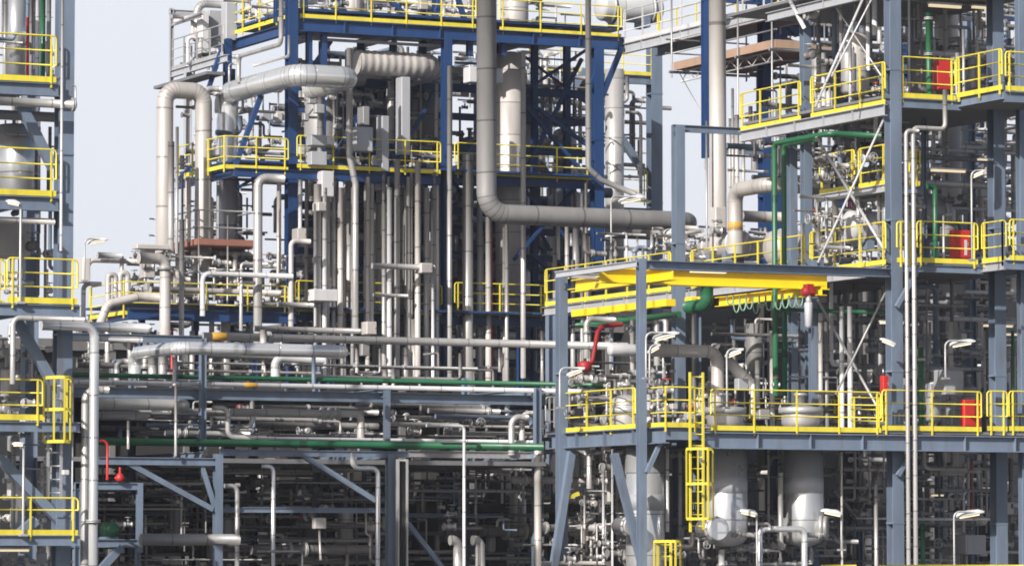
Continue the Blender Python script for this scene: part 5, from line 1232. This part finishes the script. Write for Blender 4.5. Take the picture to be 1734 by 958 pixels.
S.cycles.filter_width = 1.8; S.cycles.max_bounces = 6; S.cycles.diffuse_bounces = 3; S.cycles.glossy_bounces = 3
try: S.cycles.use_denoising = True
except Exception: pass

# ---------------------------------------------------------------- leave out tangle pieces that nothing can see, from here or a few steps aside;
# of each kind the ones that show largest stay single objects, the smallest become one mass
from mathutils.bvhtree import BVHTree
def top(o):
    while o.parent: o = o.parent
    return o
def cull():
    bpy.context.view_layer.update()
    V, Fc, own = [], [], []
    for o in S.objects:
        if o.type != 'MESH' or o.name == 'haze': continue
        mw = o.matrix_world; b0 = len(V); r = top(o).name
        V += [mw @ v.co for v in o.data.vertices]
        for p in o.data.polygons: Fc.append([b0+i for i in p.vertices]); own.append(r)
    bv = BVHTree.FromPolygons(V, Fc, epsilon=0.0)
    hits = {}; near = {}
    for dx, nx, ny in ((0, 867, 479), (-3, 260, 144), (3, 260, 144)):
        o0 = CAM + RT*dx; dd = hits if dx == 0 else near
        for i in range(nx):
            for j in range(ny):
                dr = ray(1734*(i+.5)/nx, 958*(j+.5)/ny) - RT*(dx*F/115)
                h = bv.ray_cast(o0, dr.normalized(), 500)
                if h[2] is not None: dd[own[h[2]]] = dd.get(own[h[2]], 0)+1
    kinds = {}
    for o in S.objects:
        if o.parent is None: kinds.setdefault(o.name.split('.')[0], []).append(o)
    cl = set(o.name for o in CL); dead = []; mass = {}; ncull = 0
    for k, L in kinds.items():
        sub = [o for o in L if o.name in cl]
        if not sub: continue
        keep = 285-(len(L)-len(sub))
        vis = sorted((o for o in sub if hits.get(o.name, 0) >= 5), key=lambda o: -hits[o.name])
        single = set(o.name for o in vis[:keep])
        for o in sub:
            if o.name in single: continue
            dead.append(o)
            if hits.get(o.name, 0) + near.get(o.name, 0) > 0: mass.setdefault(k, []).append(o)
            else: ncull += 1
    PL = dict(riser_pipe='upright_pipework', level_pipe='level_pipework', valve='small_valves', instrument_box='small_fittings', small_vessel='small_fittings')
    out = {}
    for k, L in mass.items(): out.setdefault(PL[k], []).extend(L)
    for nm, L in out.items():
        vs, fs, mi, sm, uvs, mats = [], [], [], [], [], []
        for o in L:
            for m in [o]+list(o.children_recursive):
                if m.type != 'MESH': continue
                b0 = len(vs); mt = m.data.materials[0]
                if mt not in mats: mats.append(mt)
                vs += [m.matrix_world @ v.co for v in m.data.vertices]; ul = m.data.uv_layers.active
                for p in m.data.polygons:
                    fs.append([b0+i for i in p.vertices]); mi.append(mats.index(mt)); sm.append(p.use_smooth)
                    uvs += [tuple(ul.data[q].uv) if ul else (.5, 0) for q in p.loop_indices]
        me = bpy.data.meshes.new(nm); me.from_pydata(vs, [], fs)
        for mt in mats: me.materials.append(mt)
        me.polygons.foreach_set('material_index', mi); me.polygons.foreach_set('use_smooth', sm)
        ul = me.uv_layers.new(); ul.data.foreach_set('uv', [c for q in uvs for c in q]); me.update()
        setp(link(bpy.data.objects.new(nm, me)), 'mass of '+nm.replace('_', ' ')+' too fine to count, deep between the steel frames', None, None, 'stuff')
        print(nm, len(L))
    ids = []
    for o in dead: ids += list(o.children_recursive)+[o]
    bpy.data.batch_remove(ids)
    print('culled', ncull, 'mass', sum(len(x) for x in mass.values()), 'of', len(CL))
    print({k: len(v) for k, v in sorted(kinds.items(), key=lambda q: -len(q[1]))[:12]})
cull()
for o in bpy.data.objects:
    if '_o' in o: del o['_o']
